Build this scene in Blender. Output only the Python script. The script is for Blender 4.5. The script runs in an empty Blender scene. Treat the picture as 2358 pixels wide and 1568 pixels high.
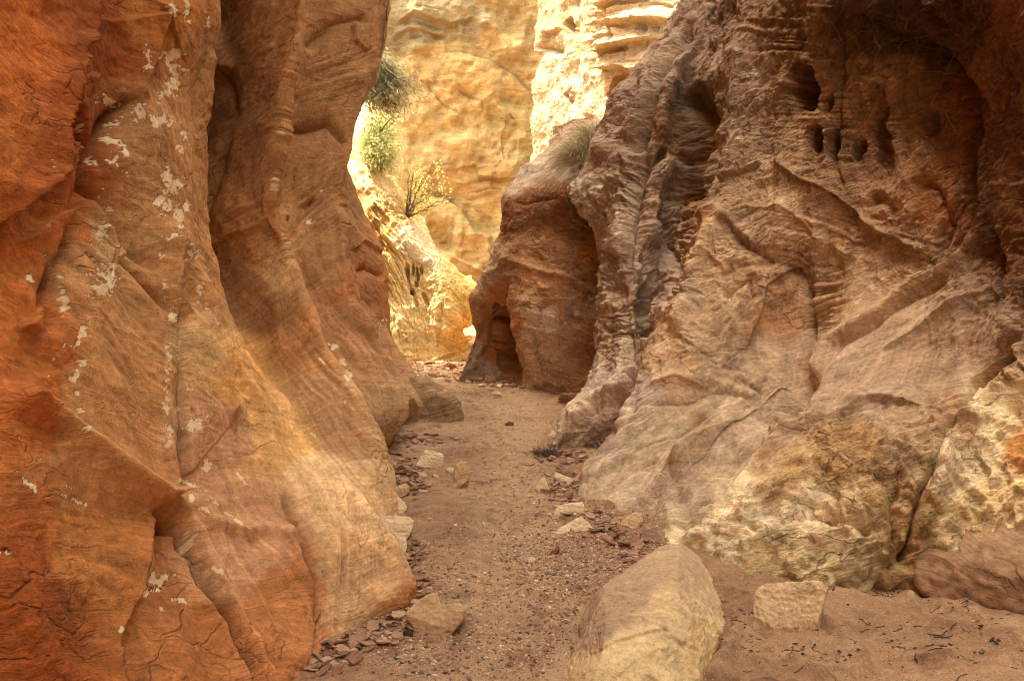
import bpy, math, random
import numpy as np
random.seed(3)
rng = np.random.default_rng(7)
C = bpy.context.scene.collection
F = 1834.0
PITCH = math.radians(4.5)
EYE = np.array([0, 0, 1.6])
CP, SP = math.cos(PITCH), math.sin(PITCH)

def at(px, py, d):
    u = (px - 1179) / F * d; v = (784 - py) / F * d
    return np.array([u, d * CP + v * SP, 1.6 + v * CP - d * SP])

def on_ground(px, py, z=0.0):
    v = (784 - py) / F
    return at(px, py, (z - 1.6) / (v * CP - SP))

def to_px(P):
    x = P[..., 0]; y = P[..., 1]; z = P[..., 2] - 1.6
    d = np.maximum(y * CP - z * SP, 0.05); v = y * SP + z * CP
    return 1179 + F * x / d, 784 - F * v / d, d

# ---------------------------------------------------------------- noise
def _h(ix, iy, iz, seed):
    h = (ix.astype(np.uint32) * np.uint32(374761393) + iy.astype(np.uint32) * np.uint32(668265263)
         + iz.astype(np.uint32) * np.uint32(2246822519) + np.uint32(seed * 3266489917 & 0xffffffff))
    h ^= h >> np.uint32(13); h *= np.uint32(1274126177); h ^= h >> np.uint32(16)
    return h.astype(np.float32) / np.float32(2147483648.0) - np.float32(1)

def vn(p, seed=0):
    p = p.astype(np.float32)
    i = np.floor(p); f = p - i; i = i.astype(np.int64)
    f = f * f * f * (f * (f * 6 - 15) + 10)
    x, y, z = i[..., 0], i[..., 1], i[..., 2]
    fx, fy, fz = f[..., 0], f[..., 1], f[..., 2]
    def L(a, b, t): return a + (b - a) * t
    return L(L(L(_h(x, y, z, seed), _h(x + 1, y, z, seed), fx), L(_h(x, y + 1, z, seed), _h(x + 1, y + 1, z, seed), fx), fy),
             L(L(_h(x, y, z + 1, seed), _h(x + 1, y, z + 1, seed), fx), L(_h(x, y + 1, z + 1, seed), _h(x + 1, y + 1, z + 1, seed), fx), fy), fz)

ROT = np.array([[0.00, 0.80, 0.60], [-0.80, 0.36, -0.48], [-0.60, -0.48, 0.64]], dtype=np.float32)
def fbm(p, o=4, seed=0, gain=.5):
    a, s, t = 1.0, 0.0, 0.0
    for k in range(o):
        s = s + a * vn(p, seed + k); t += a
        p = (p @ ROT) * 2.03; a *= gain
    return s / t * 1.6
def ridged(p, o=4, seed=0, gain=.5):
    a, s, t = 1.0, 0.0, 0.0
    for k in range(o):
        s = s + a * (1 - 2 * np.abs(vn(p, seed + k))); t += a
        p = (p @ ROT) * 2.03; a *= gain
    return s / t
def p3(x, y, z=0):
    return np.stack([x, y, np.broadcast_to(z, x.shape)], -1)
def sstep(a, b, x):
    t = np.clip((x - a) / (b - a), 0, 1); return t * t * (3 - 2 * t)

# ---------------------------------------------------------------- lofts
def gsm(a, n):
    if n < 1: return a
    k = int(3 * n); w = np.exp(-.5 * (np.arange(-k, k + 1) / n) ** 2); w /= w.sum()
    return np.convolve(np.pad(a, k, mode='edge'), w, 'valid')

def loft(profs, counts, zrows=None, smooth=.06, nr=None, lean=(0, 0)):
    """profs: list of (points, sharpness); points ('p',px,py,depth) as 3-tuples or world points in a list ['w',x,y,z]."""
    rows, sh = [], []
    for prof in profs:
        pts, s = prof[0], prof[1]
        W = np.array([np.array(q[1:], float) if q[0] == 'w' else at(*q) for q in pts])
        if zrows is not None:
            W = W[np.argsort(W[:, 2])]
            zg = np.arange(zrows[0], zrows[-1] + .02, .02)
            zz = W[:, 2] + np.arange(len(W)) * 1e-6
            X = np.interp(zg, zz, W[:, 0]); Y = np.interp(zg, zz, W[:, 1])
            over = np.maximum(zg - zz[-1], 0)
            ln = prof[2] if len(prof) > 2 else lean
            X += over * ln[0]; Y += over * ln[1]
            X = gsm(X, smooth / .02); Y = gsm(Y, smooth / .02)
            rows.append(np.stack([np.interp(zrows, zg, X), np.interp(zrows, zg, Y), zrows], -1))
        else:
            seg = np.r_[0, np.cumsum(np.linalg.norm(np.diff(W, axis=0), axis=1))]; seg /= seg[-1]
            g = np.linspace(0, 1, 400); r = np.linspace(0, 1, nr)
            rows.append(np.stack([np.interp(r, g, gsm(np.interp(g, seg, W[:, k]), smooth * 40)) for k in range(3)], -1))
        sh.append(s)
    K = np.array(rows)                              # profiles, rows, 3
    n = len(K); out = []
    for k in range(n - 1):
        a, b = K[k], K[k + 1]; d = b - a
        ma = d if k == 0 else (K[k + 1] - K[k - 1]) * .5
        mb = d if k == n - 2 else (K[k + 2] - K[k]) * .5
        ma = ma * (1 - sh[k]) + d * sh[k]; mb = mb * (1 - sh[k + 1]) + d * sh[k + 1]
        m = counts[k]
        t = np.arange(m + (1 if k == n - 2 else 0))[:, None, None] / m
        out.append((2 * t**3 - 3 * t**2 + 1) * a + (t**3 - 2 * t**2 + t) * ma + (-2 * t**3 + 3 * t**2) * b + (t**3 - t**2) * mb)
    return np.concatenate(out, 0).astype(np.float32)

def normals(P, flip=None):
    n = np.cross(np.gradient(P, axis=0), np.gradient(P, axis=1))
    n /= np.maximum(np.linalg.norm(n, axis=-1, keepdims=True), 1e-9)
    return n if flip is None else n * flip
def facing(P, ref):
    n = normals(P); s = np.sign(np.sum(n * (np.array(ref, np.float32) - P)) )
    return s if s != 0 else 1.0

# ---------------------------------------------------------------- relief drawn along lines seen on the rock
def line_dist(x, y, pts):
    best = np.full(x.shape, 1e9, np.float32); sd = np.zeros(x.shape, np.float32); al = np.zeros(x.shape, np.float32)
    L = 0.0; tot = sum(math.hypot(q[0] - p[0], q[1] - p[1]) for p, q in zip(pts, pts[1:]))
    for (ax, ay), (bx, by) in zip(pts, pts[1:]):
        dx, dy = bx - ax, by - ay; l2 = dx * dx + dy * dy; l = math.sqrt(l2)
        t = np.clip(((x - ax) * dx + (y - ay) * dy) / l2, 0, 1)
        ex = x - ax - t * dx; ey = y - ay - t * dy
        d = np.hypot(ex, ey); m = d < best
        best = np.where(m, d, best); sd = np.where(m, np.sign(ex * dy - ey * dx), sd); al = np.where(m, (L + t * l) / tot, al)
        L += l
    return best, sd, al

def relief(x, y, feats):
    """x, y: where each point of the rock appears; returns metres of relief. sd>0 is the left side when walking the line (y down: right-hand screen side mirrored)."""
    h = np.zeros(x.shape, np.float32); tone = np.zeros(x.shape, np.float32)
    for f in feats:
        kind = f[0]
        if kind in ('pale', 'seep_shade'):                # bleach and seep, plus light on crests and shade in creases painted in
            pts, w, amp = f[1], f[2], f[3]; xs = [p[0] for p in pts]; ys = [p[1] for p in pts]; R = w * 4
            m = (x > min(xs) - R) & (x < max(xs) + R) & (y > min(ys) - R) & (y < max(ys) + R)
            if m.any():
                d, s, al = line_dist(x[m], y[m], pts)
                tone[m] += ((amp if kind == 'pale' else -amp) * np.exp(-d / w) * (.75 + .5 * vn(p3(x[m] / 14, y[m] / 14, .2), 19)) * sstep(0, .08, al) * sstep(1, .92, al)).astype(np.float32)
            continue
        if kind in ('ridge', 'crease', 'edge', 'step'):
            pts, w, amp = f[1], f[2], f[3]
            xs = [p[0] for p in pts]; ys = [p[1] for p in pts]; R = w * (3 if kind == 'ridge' else 5)
            m = (x > min(xs) - R) & (x < max(xs) + R) & (y > min(ys) - R) & (y < max(ys) + R)
            if not m.any(): continue
            d, s, al = line_dist(x[m], y[m], pts)
            fade = sstep(0, .12, al) * sstep(1, .88, al) if not (len(f) > 4 and f[4] == 'nofade') else 1
            if kind == 'ridge': v = amp * np.exp(-(d / w) ** 2)
            elif kind == 'crease': v = -amp * np.exp(-d / w)
            elif kind == 'edge': v = amp * np.exp(-d / w)
            else: v = amp * np.where(s > 0, sstep(0, 7, d) * np.exp(-d / w), 0)
            h[m] += (v * fade).astype(np.float32)
        elif kind == 'pit':
            cx, cy, rx, ry, ang, dep = f[1:7]; pw = f[7] if len(f) > 7 else 3
            R = max(rx, ry) * 1.8
            m = (abs(x - cx) < R) & (abs(y - cy) < R)
            if not m.any(): continue
            c, s = math.cos(math.radians(ang)), math.sin(math.radians(ang))
            a = ((x[m] - cx) * c + (y[m] - cy) * s) / rx; b = (-(x[m] - cx) * s + (y[m] - cy) * c) / ry
            r = np.sqrt(a * a + b * b) + .16 * fbm(p3(x[m] / 16, y[m] / 16, cx * .1), 3, 17)
            h[m] -= (dep * np.clip(1 - r ** pw, 0, 1) ** .6).astype(np.float32)
        elif kind == 'bump':
            cx, cy, rx, ry, ang, amp = f[1:7]; R = max(rx, ry) * 2.5
            m = (abs(x - cx) < R) & (abs(y - cy) < R)
            if not m.any(): continue
            c, s = math.cos(math.radians(ang)), math.sin(math.radians(ang))
            a = ((x[m] - cx) * c + (y[m] - cy) * s) / rx; b = (-(x[m] - cx) * s + (y[m] - cy) * c) / ry
            h[m] += (amp * np.exp(-(a * a + b * b))).astype(np.float32)
        elif kind == 'stria':                       # beds weathered out in fine ledges: centre, radii, direction, spacing, height
            cx, cy, rx, ry, ang, wl, amp = f[1:8]; R = max(rx, ry) * 1.5
            m = (abs(x - cx) < R) & (abs(y - cy) < R)
            if not m.any(): continue
            X, Y = x[m], y[m]
            r2 = ((X - cx) / rx) ** 2 + ((Y - cy) / ry) ** 2
            c, s = math.cos(math.radians(ang)), math.sin(math.radians(ang))
            a = (X - cx) * c - (Y - cy) * s; b = (X - cx) * s + (Y - cy) * c
            wob = .9 * vn(p3(X / (wl * 9), Y / (wl * 9), 3.3), 5) + .22 * vn(p3(X / (wl * 2.5), Y / (wl * 2.5), 7.3), 6)
            q = b / wl + wob * (f[8] if len(f) > 8 else .9)
            v = vn(p3(q, a / (wl * 14), cx * .37), 9) + .6 * vn(p3(q * 2.3, a / (wl * 9), cy * .37), 10)
            saw = (q * .5 - np.floor(q * .5)) ** 2 * (vn(p3(X / (wl * 6), Y / (wl * 6), .5), 12) > -.1)
            k = np.exp(-r2 ** 2) * sstep(-.55, .35, vn(p3(X / (wl * 8), Y / (wl * 8), cx * .11), 14))
            h[m] += (amp * .75 * (v + .5 * saw) * k).astype(np.float32); tone[m] += (.24 * (v + .3 * vn(p3(q * 4.1, a / (wl * 20), .7), 15)) * k).astype(np.float32)
    return h, tone

def mask_blobs(x, y, blobs, seed=1, soft=.25):
    """ragged patches: (cx,cy,rx,ry,angle,cover)"""
    out = np.zeros(x.shape, np.float32)
    for k, b in enumerate(blobs):
        cx, cy, rx, ry, ang, cov = b; R = max(rx, ry) * 2.6
        m = (abs(x - cx) < R) & (abs(y - cy) < R)
        if not m.any(): continue
        c, s = math.cos(math.radians(ang)), math.sin(math.radians(ang))
        X, Y = x[m], y[m]
        a = ((X - cx) * c - (Y - cy) * s) / rx; bb = ((X - cx) * s + (Y - cy) * c) / ry
        r = np.sqrt(a * a + bb * bb)
        n = fbm(p3(a * rx / 22 + k * 7.7, bb * ry / 11, k * 1.3), 4, seed, .65) + .5 * fbm(p3(X / 6, Y / 6, k), 3, seed + 5, .65)
        v = np.maximum(cov - .02 - r * .85 + n * .95, .24 - r * .38 + 1.1 * fbm(p3(X / 9, Y / 9, k + .5), 3, seed + 8, .6) - .55)
        out[m] = np.maximum(out[m], sstep(0, soft, v))
    return out

def splats(x, y, pts, sharp=3.4, jit=34):
    """colour zones: (px,py,(r,g,b),radius) blended by distance"""
    jx = x + jit * fbm(p3(x / 90, y / 90, 1.1), 3, 31); jy = y + jit * fbm(p3(x / 90, y / 90, 5.1), 3, 37)
    W = np.zeros(x.shape, np.float32); A = np.zeros(x.shape + (3,), np.float32)
    for px, py, col, rad in pts:
        w = 1.0 / (((jx - px) ** 2 + (jy - py) ** 2) / (rad * rad) + .15) ** sharp
        W += w; A += w[..., None] * np.array(col, np.float32)
    return A / W[..., None]

# ---------------------------------------------------------------- meshes
def mesh_from(name, V, Fc, mat, parent=None, smooth=True, link=True):
    V = np.asarray(V, np.float32).reshape(-1, 3); Fc = np.asarray(Fc, np.int32)
    me = bpy.data.meshes.new(name)
    k = Fc.shape[1]
    me.vertices.add(len(V)); me.vertices.foreach_set('co', V.ravel())
    me.loops.add(Fc.size); me.loops.foreach_set('vertex_index', Fc.ravel())
    me.polygons.add(len(Fc)); me.polygons.foreach_set('loop_start', np.arange(0, Fc.size, k, dtype=np.int32))
    me.polygons.foreach_set('loop_total', np.full(len(Fc), k, np.int32))
    me.polygons.foreach_set('use_smooth', np.full(len(Fc), smooth, bool))
    if mat: me.materials.append(mat)
    me.update(calc_edges=True); me.validate()
    o = bpy.data.objects.new(name, me)
    if link: C.objects.link(o)
    if parent: o.parent = parent
    return o

def set_col(o, col, name='tone'):
    a = o.data.attributes.new(name, 'FLOAT_COLOR', 'POINT')
    c = np.concatenate([col.reshape(-1, 3), np.ones((col.size // 3, 1))], 1).astype(np.float32)
    a.data.foreach_set('color', c.ravel())
def set_val(o, v, name):
    a = o.data.attributes.new(name, 'FLOAT', 'POINT'); a.data.foreach_set('value', v.astype(np.float32).ravel())

def grid_faces(n, m, flip=False):
    i = np.arange(n * m).reshape(n, m)
    q = np.stack([i[:-1, :-1], i[1:, :-1], i[1:, 1:], i[:-1, 1:]], -1).reshape(-1, 4)
    return q[:, ::-1] if flip else q

def tag(o, label, cat, group=None, kind=None):
    if label: o['label'] = label
    if cat: o['category'] = cat
    if group: o['group'] = group
    o['kind'] = kind or 'thing'
    return o

def solid_rock(name, P, mat, sign, back=None):
    """the displaced sheet P becomes a closed rock: its rim is joined to a body of real thickness behind it"""
    n, m = P.shape[:2]
    F1 = grid_faces(n, m, flip=sign < 0)
    rim = np.r_[np.arange(m - 1), m - 1 + m * np.arange(n - 1), (n - 1) * m + np.arange(m - 1, 0, -1), m * np.arange(n - 1, 0, -1)]
    V = P.reshape(-1, 3); R = V[rim]; B = R + np.array(back, np.float32)
    c = B.mean(0)
    k = len(rim); b0 = n * m
    j = np.arange(k); jn = (j + 1) % k
    F2 = np.stack([rim[j], b0 + j, b0 + jn, rim[jn]], -1)
    V2 = np.concatenate([V, B, c[None]], 0)
    F3 = np.stack([b0 + j, np.full(k, b0 + k), np.full(k, b0 + k), b0 + jn], -1)
    if sign < 0: F2 = F2[:, ::-1]
    V2 = np.concatenate([V2], 0)
    o = mesh_from(name, V2, np.concatenate([F1, F2], 0), mat)
    return o, len(V2) - b0
# ---------------------------------------------------------------- materials
class NT:
    def __init__(s, name):
        s.m = bpy.data.materials.new(name); s.m.use_nodes = True
        s.t = s.m.node_tree; s.t.nodes.clear()
        s.out = s.n('ShaderNodeOutputMaterial'); s.b = s.n('ShaderNodeBsdfPrincipled')
        s.t.links.new(s.b.outputs[0], s.out.inputs[0])
    def n(s, typ, **kw):
        q = s.t.nodes.new(typ)
        for k, v in kw.items(): setattr(q, k, v)
        return q
    def put(s, sock, v):
        if isinstance(v, bpy.types.NodeSocket): s.t.links.new(v, sock)
        elif v is not None: sock.default_value = v
    def mapping(s, co, scale=(1, 1, 1), rot=(0, 0, 0)):
        q = s.n('ShaderNodeMapping'); s.put(q.inputs['Vector'], co); q.inputs['Scale'].default_value = scale
        q.inputs['Rotation'].default_value = [math.radians(a) for a in rot]; return q.outputs[0]
    def beds(s, co, scale, rot):                          # turn first, then squash: layers lie square to the turned z axis
        q = s.n('ShaderNodeMapping', vector_type='TEXTURE'); s.put(q.inputs['Vector'], co); q.inputs['Scale'].default_value = [1 / v for v in scale]
        q.inputs['Rotation'].default_value = [math.radians(a) for a in rot]; return q.outputs[0]
    def noise(s, co, scale, detail=4, rough=.55, dist=0):
        q = s.n('ShaderNodeTexNoise'); s.put(q.inputs['Vector'], co); q.inputs['Scale'].default_value = scale
        q.inputs['Detail'].default_value = detail; q.inputs['Roughness'].default_value = rough; q.inputs['Distortion'].default_value = dist
        return q.outputs['Fac'], q.outputs['Color']
    def vor(s, co, scale, feature='DISTANCE_TO_EDGE'):
        q = s.n('ShaderNodeTexVoronoi', feature=feature); s.put(q.inputs['Vector'], co); q.inputs['Scale'].default_value = scale
        return q.outputs['Distance']
    def math(s, op, a, b=None, clamp=False):
        q = s.n('ShaderNodeMath', operation=op, use_clamp=clamp); s.put(q.inputs[0], a); s.put(q.inputs[1], b); return q.outputs[0]
    def rng(s, v, a, b, c=0., d=1., smooth=False):
        q = s.n('ShaderNodeMapRange'); q.interpolation_type = 'SMOOTHSTEP' if smooth else 'LINEAR'
        s.put(q.inputs['Value'], v)
        for k, x in zip(('From Min', 'From Max', 'To Min', 'To Max'), (a, b, c, d)): q.inputs[k].default_value = x
        return q.outputs[0]
    def mix(s, fac, a, b, mode='MIX'):
        q = s.n('ShaderNodeMix', data_type='RGBA', blend_type=mode)
        def col(v): return (*v, 1) if isinstance(v, tuple) and len(v) == 3 else v
        s.put(q.inputs[0], fac); s.put(q.inputs[6], col(a)); s.put(q.inputs[7], col(b)); return q.outputs[2]
    def warp(s, co, scale, amt, detail=3):
        f, c = s.noise(co, scale, detail)
        q = s.n('ShaderNodeVectorMath', operation='MULTIPLY_ADD'); s.put(q.inputs[0], c)
        q.inputs[1].default_value = (amt,) * 3; s.put(q.inputs[2], co); return q.outputs[0]
    def bump(s, h, strength, dist, normal=None):
        q = s.n('ShaderNodeBump'); q.inputs['Strength'].default_value = strength; q.inputs['Distance'].default_value = dist
        s.put(q.inputs['Height'], h)
        if normal is not None: s.put(q.inputs['Normal'], normal)
        return q.outputs[0]

def rock_mat(name, base=None, bed_rot=(0, 0, 0), bed=14., bed_amt=.35, blotch=.35, vein=0., vein_scale=3., vein_col=(.80, .62, .42),
             crack=.4, crack_scale=2.2, bump=.6, grain=1., warm=(.30, .13, .05), dark=(.10, .055, .03), dark_amt=.25, size=1.0, knob=.4, gleam=.18):
    t = NT(name)
    co = t.n('ShaderNodeTexCoord').outputs['Object']
    co = t.mapping(co, (size,) * 3)
    if base is None:
        at_ = t.n('ShaderNodeAttribute', attribute_name='tone'); c = at_.outputs['Color']
    else:
        f0, _ = t.noise(co, 1.7, 3); c = t.mix(t.rng(f0, .35, .65), base[0], base[1])
    w = t.warp(co, 1.1, .35)
    w2 = t.warp(w, 6., .05)
    # beds: fine and coarse layers of slightly different sand
    bco = t.beds(w, (1.2, 1.2, bed), bed_rot)
    b1, _ = t.noise(bco, 1.0, 5, .62)
    b2, _ = t.noise(t.beds(w2, (1.6, 1.6, bed * 5), bed_rot), 1.0, 4, .68)
    c = t.mix(1.0, c, t.mix(t.rng(b1, .3, .7), (1 - bed_amt,) * 3, (1 + bed_amt * .8,) * 3), 'MULTIPLY')
    c = t.mix(1.0, c, t.mix(t.rng(b2, .36, .64), (1 - bed_amt * .9,) * 3, (1 + bed_amt * .8,) * 3), 'MULTIPLY')
    # blotches
    f1, _ = t.noise(w, 2.3, 6, .62); f2, _ = t.noise(w2, 9., 5, .62)
    c = t.mix(t.math('MULTIPLY', t.rng(f1, .5, .72), blotch, True), c, t.mix(.55, c, warm))
    dk = t.math('MULTIPLY', t.rng(t.math('ADD', t.math('MULTIPLY', f1, .45), t.math('MULTIPLY', f2, .55)), .50, .38, 0, 1, True), dark_amt, True)
    c = t.mix(dk, c, dark)
    lt_ = t.math('MULTIPLY', t.rng(f2, .54, .68, 0, 1, True), gleam); c = t.mix(lt_, c, t.mix(1.0, c, (1.7, 1.75, 1.8), 'MULTIPLY'))
    f3, _ = t.noise(co, 38., 5, .7)
    c = t.mix(1.0, c, t.mix(t.rng(f3, .3, .7), (1 - .24 * grain,) * 3, (1 + .24 * grain,) * 3), 'MULTIPLY')
    f4, _ = t.noise(co, 160., 3, .7)
    c = t.mix(1.0, c, t.mix(t.rng(f4, .3, .7), (1 - .20 * grain,) * 3, (1 + .20 * grain,) * 3), 'MULTIPLY')
    h = t.math('ADD', t.math('MULTIPLY', b1, .5), t.math('MULTIPLY', f2, knob))
    h = t.math('ADD', h, t.math('MULTIPLY', b2, .35))
    # hair cracks
    if crack > 0:
        cw = t.beds(t.warp(co, 2.2, .5, 4), (1, 1, 2.2), bed_rot)
        v = t.vor(cw, crack_scale); v2 = t.vor(t.warp(cw, 5., .12), crack_scale * 3.1)
        ln = t.rng(v, 0, .035, 1, 0, True); gate = t.rng(t.noise(co, 1.3, 2)[0], .48, .6)
        ln = t.math('MULTIPLY', ln, gate); ln2 = t.math('MULTIPLY', t.rng(v2, 0, .05, 1, 0, True), t.rng(t.noise(co, 2.1, 2)[0], .52, .62))
        lt = t.math('MAXIMUM', ln, t.math('MULTIPLY', ln2, .7))
        c = t.mix(t.math('MULTIPLY', lt, crack, True), c, dark)
        h = t.math('SUBTRACT', h, t.math('MULTIPLY', lt, crack * 1.2))
    if vein > 0:
        va = t.n('ShaderNodeAttribute', attribute_name='vein').outputs['Fac']
        vw = t.mapping(t.warp(t.warp(co, 1.3, .32, 3), 14., .03), (1, 1, 1.8), (20, 30, 15))
        e1 = t.rng(t.vor(vw, vein_scale), 0, .022, 1, 0, True)
        e2 = t.rng(t.vor(t.warp(vw, 3., .2), vein_scale * 2.7), 0, .045, 1, 0, True)
        e = t.math('MAXIMUM', e1, t.math('MULTIPLY', e2, .45))
        e = t.math('MULTIPLY', e, t.math('MULTIPLY', va, t.rng(f2, .3, .6)))
        c = t.mix(t.math('MULTIPLY', e, vein, True), c, vein_col)
        h = t.math('ADD', h, t.math('MULTIPLY', e, .35))
    if base is None:
        pa = t.n('ShaderNodeAttribute', attribute_name='scar').outputs['Fac']     # fresh pale scars where the crust has fallen off
        pf = t.rng(t.math('ADD', pa, t.math('MULTIPLY', t.math('SUBTRACT', f3, .5), 1.2)), .30, .78, 0, 1, True)
        c = t.mix(pf, c, t.mix(t.rng(f2, .35, .65), (.60, .40, .21), (.84, .66, .43)))
        h = t.math('SUBTRACT', h, t.math('MULTIPLY', pf, .35))
    h = t.math('ADD', h, t.math('MULTIPLY', f3, .30 * grain)); h = t.math('ADD', h, t.math('MULTIPLY', f4, .10 * grain))
    t.put(t.b.inputs['Base Color'], c); t.b.inputs['Roughness'].default_value = .92
    t.b.inputs['Specular IOR Level'].default_value = .18
    nb = t.n('ShaderNodeBump'); nb.inputs['Distance'].default_value = .045 / size; t.put(nb.inputs['Height'], h); nb.inputs['Strength'].default_value = min(bump, 1)
    if base is None:
        cr = t.n('ShaderNodeAttribute', attribute_name='worn').outputs['Fac']          # water worn faces are smoother
        t.put(nb.inputs['Strength'], t.rng(cr, 0, 1, min(bump, 1), min(bump, 1) * .3))
    t.put(t.b.inputs['Normal'], nb.outputs[0])
    return t.m
def srgb(r, g, b):
    return tuple(((c / 255) / 12.92 if c / 255 <= .04045 else ((c / 255 + .055) / 1.055) ** 2.4) for c in (r, g, b))
PREVIEW = globals().get('PREVIEW', 1.0)
def rows(segs):
    out = []
    for a, b, n in segs: out.append(np.linspace(a, b, max(3, int(n * PREVIEW)), endpoint=False))
    return np.r_[np.concatenate(out), segs[-1][1]]
def cnt(*a): return [max(4, int(v * PREVIEW)) for v in a]

def finish(name, P, sign, feats, mat, zones, scars=(), veins=(), back=(0, 0, 0), noise=None, amps=(.05, .02, .006), bed=(0, 0, 1), ledge=.0, ledge_f=5., jit=7, worn=(), flute=None):
    N = normals(P, sign)
    px, py, d = to_px(P)
    j = fbm(P * 2.1, 3, 41); j2 = fbm(P * 2.1 + 31.7, 3, 43)
    jx, jy = px + jit * j * 6 / np.maximum(d, 2), py + jit * j2 * 6 / np.maximum(d, 2)
    h, tone = relief(jx, jy, feats)
    big = amps[0] * fbm(P * .9, 3, 1) + amps[1] * (ridged(P * 2.3 + .25 * fbm(P * 1.7, 2, 8)[..., None], 4, 3) - .1) + amps[2] * fbm(P * 11., 4, 5, .6)
    if len(amps) > 3: big = big + amps[3] * ridged(P * 26., 3, 15, .6)
    if len(amps) > 4:                                # crags: sharp edged hollows and knobs
        w = P + .12 * p3(fbm(P * 3, 2, 81), fbm(P * 3 + 9, 2, 82), fbm(P * 3 + 17, 2, 83))
        g2 = sstep(-.5, .3, fbm(P * .8, 2, 86))
        big = big + amps[4] * g2 * (ridged(w * 5.5, 3, 84, .55) - np.abs(fbm(w * 9, 2, 85)))
    if ledge:
        bd = np.array(bed, np.float32); bd /= np.linalg.norm(bd)
        s = (P @ bd) * ledge_f + .55 * fbm(P * 1.4, 3, 61) + .18 * fbm(P * 6., 2, 62)
        g = sstep(-.25, .35, fbm(P * 1.1, 3, 66))
        big = big + ledge * ((s - np.floor(s)) ** 1.6 - .4) * g + ledge * .5 * ((s * 2.7 - np.floor(s * 2.7)) ** 1.6 - .4) * g
    cal = np.zeros(px.shape, np.float32)
    for (cx, cy, rx, ry, a) in worn: cal = np.maximum(cal, a * np.exp(-(((jx - cx) / rx) ** 2 + ((jy - cy) / ry) ** 2) ** 2))
    big = amps[0] * fbm(P * .9, 3, 1) * .5 + big * (1 - .8 * cal)
    if flute:                                        # flutes worn along the folds by floods
        a1, f1, a2, f2, streak = flute
        uu = np.r_[0, np.cumsum(np.linalg.norm(np.diff(P, axis=0), axis=-1).mean(1))].astype(np.float32)
        vv = np.r_[0, np.cumsum(np.linalg.norm(np.diff(P, axis=1), axis=-1).mean(0))].astype(np.float32)
        U = uu[:, None] + .16 * fbm(P * 1.3, 3, 51); V = vv[None, :] + .2 * fbm(P * 1.3 + 7, 2, 52)
        q1 = 1 - 2 * np.abs(vn(p3(U * f1, V * .55, .3), 53)); q2 = 1 - 2 * np.abs(vn(p3(U * f2, V * 1.1, .7), 54))
        k1 = sstep(-.6, .3, fbm(P * .7 + 3, 2, 55))
        big = big + (a1 * (q1 - .2) + a2 * (q2 - .2) * (.4 + .6 * q1)) * k1
        tone = tone + streak * (vn(p3(U * 34, V * 1.3, .1), 56) + .7 * vn(p3(U * 85, V * 2.6, .9), 57) + .25 * vn(p3(U * 9, V * .6, .5), 58)) + .10 * (q1 - .2)
    Q = P + N * (h + big)[..., None]
    n, m = P.shape[:2]
    o, extra = solid_rock(name, Q, mat, sign, back)
    px, py, d = to_px(Q)
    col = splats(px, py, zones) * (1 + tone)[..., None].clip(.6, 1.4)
    sc = mask_blobs(px, py, scars) if len(scars) else np.zeros(px.shape, np.float32)
    ve = np.zeros(px.shape, np.float32) + .15
    for (cx, cy, r, a) in veins: ve = np.maximum(ve, .55 * a * np.exp(-(((px - cx) ** 2 + (py - cy) ** 2) / (r * r)) ** 2))
    pad = lambda a: np.concatenate([a.reshape(n * m, -1), np.repeat(a.reshape(n * m, -1)[:1], extra, 0)], 0)
    set_col(o, pad(col)); set_val(o, pad(sc), 'scar'); set_val(o, pad(ve), 'vein'); set_val(o, pad(cal), 'worn')
    return o, Q

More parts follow.
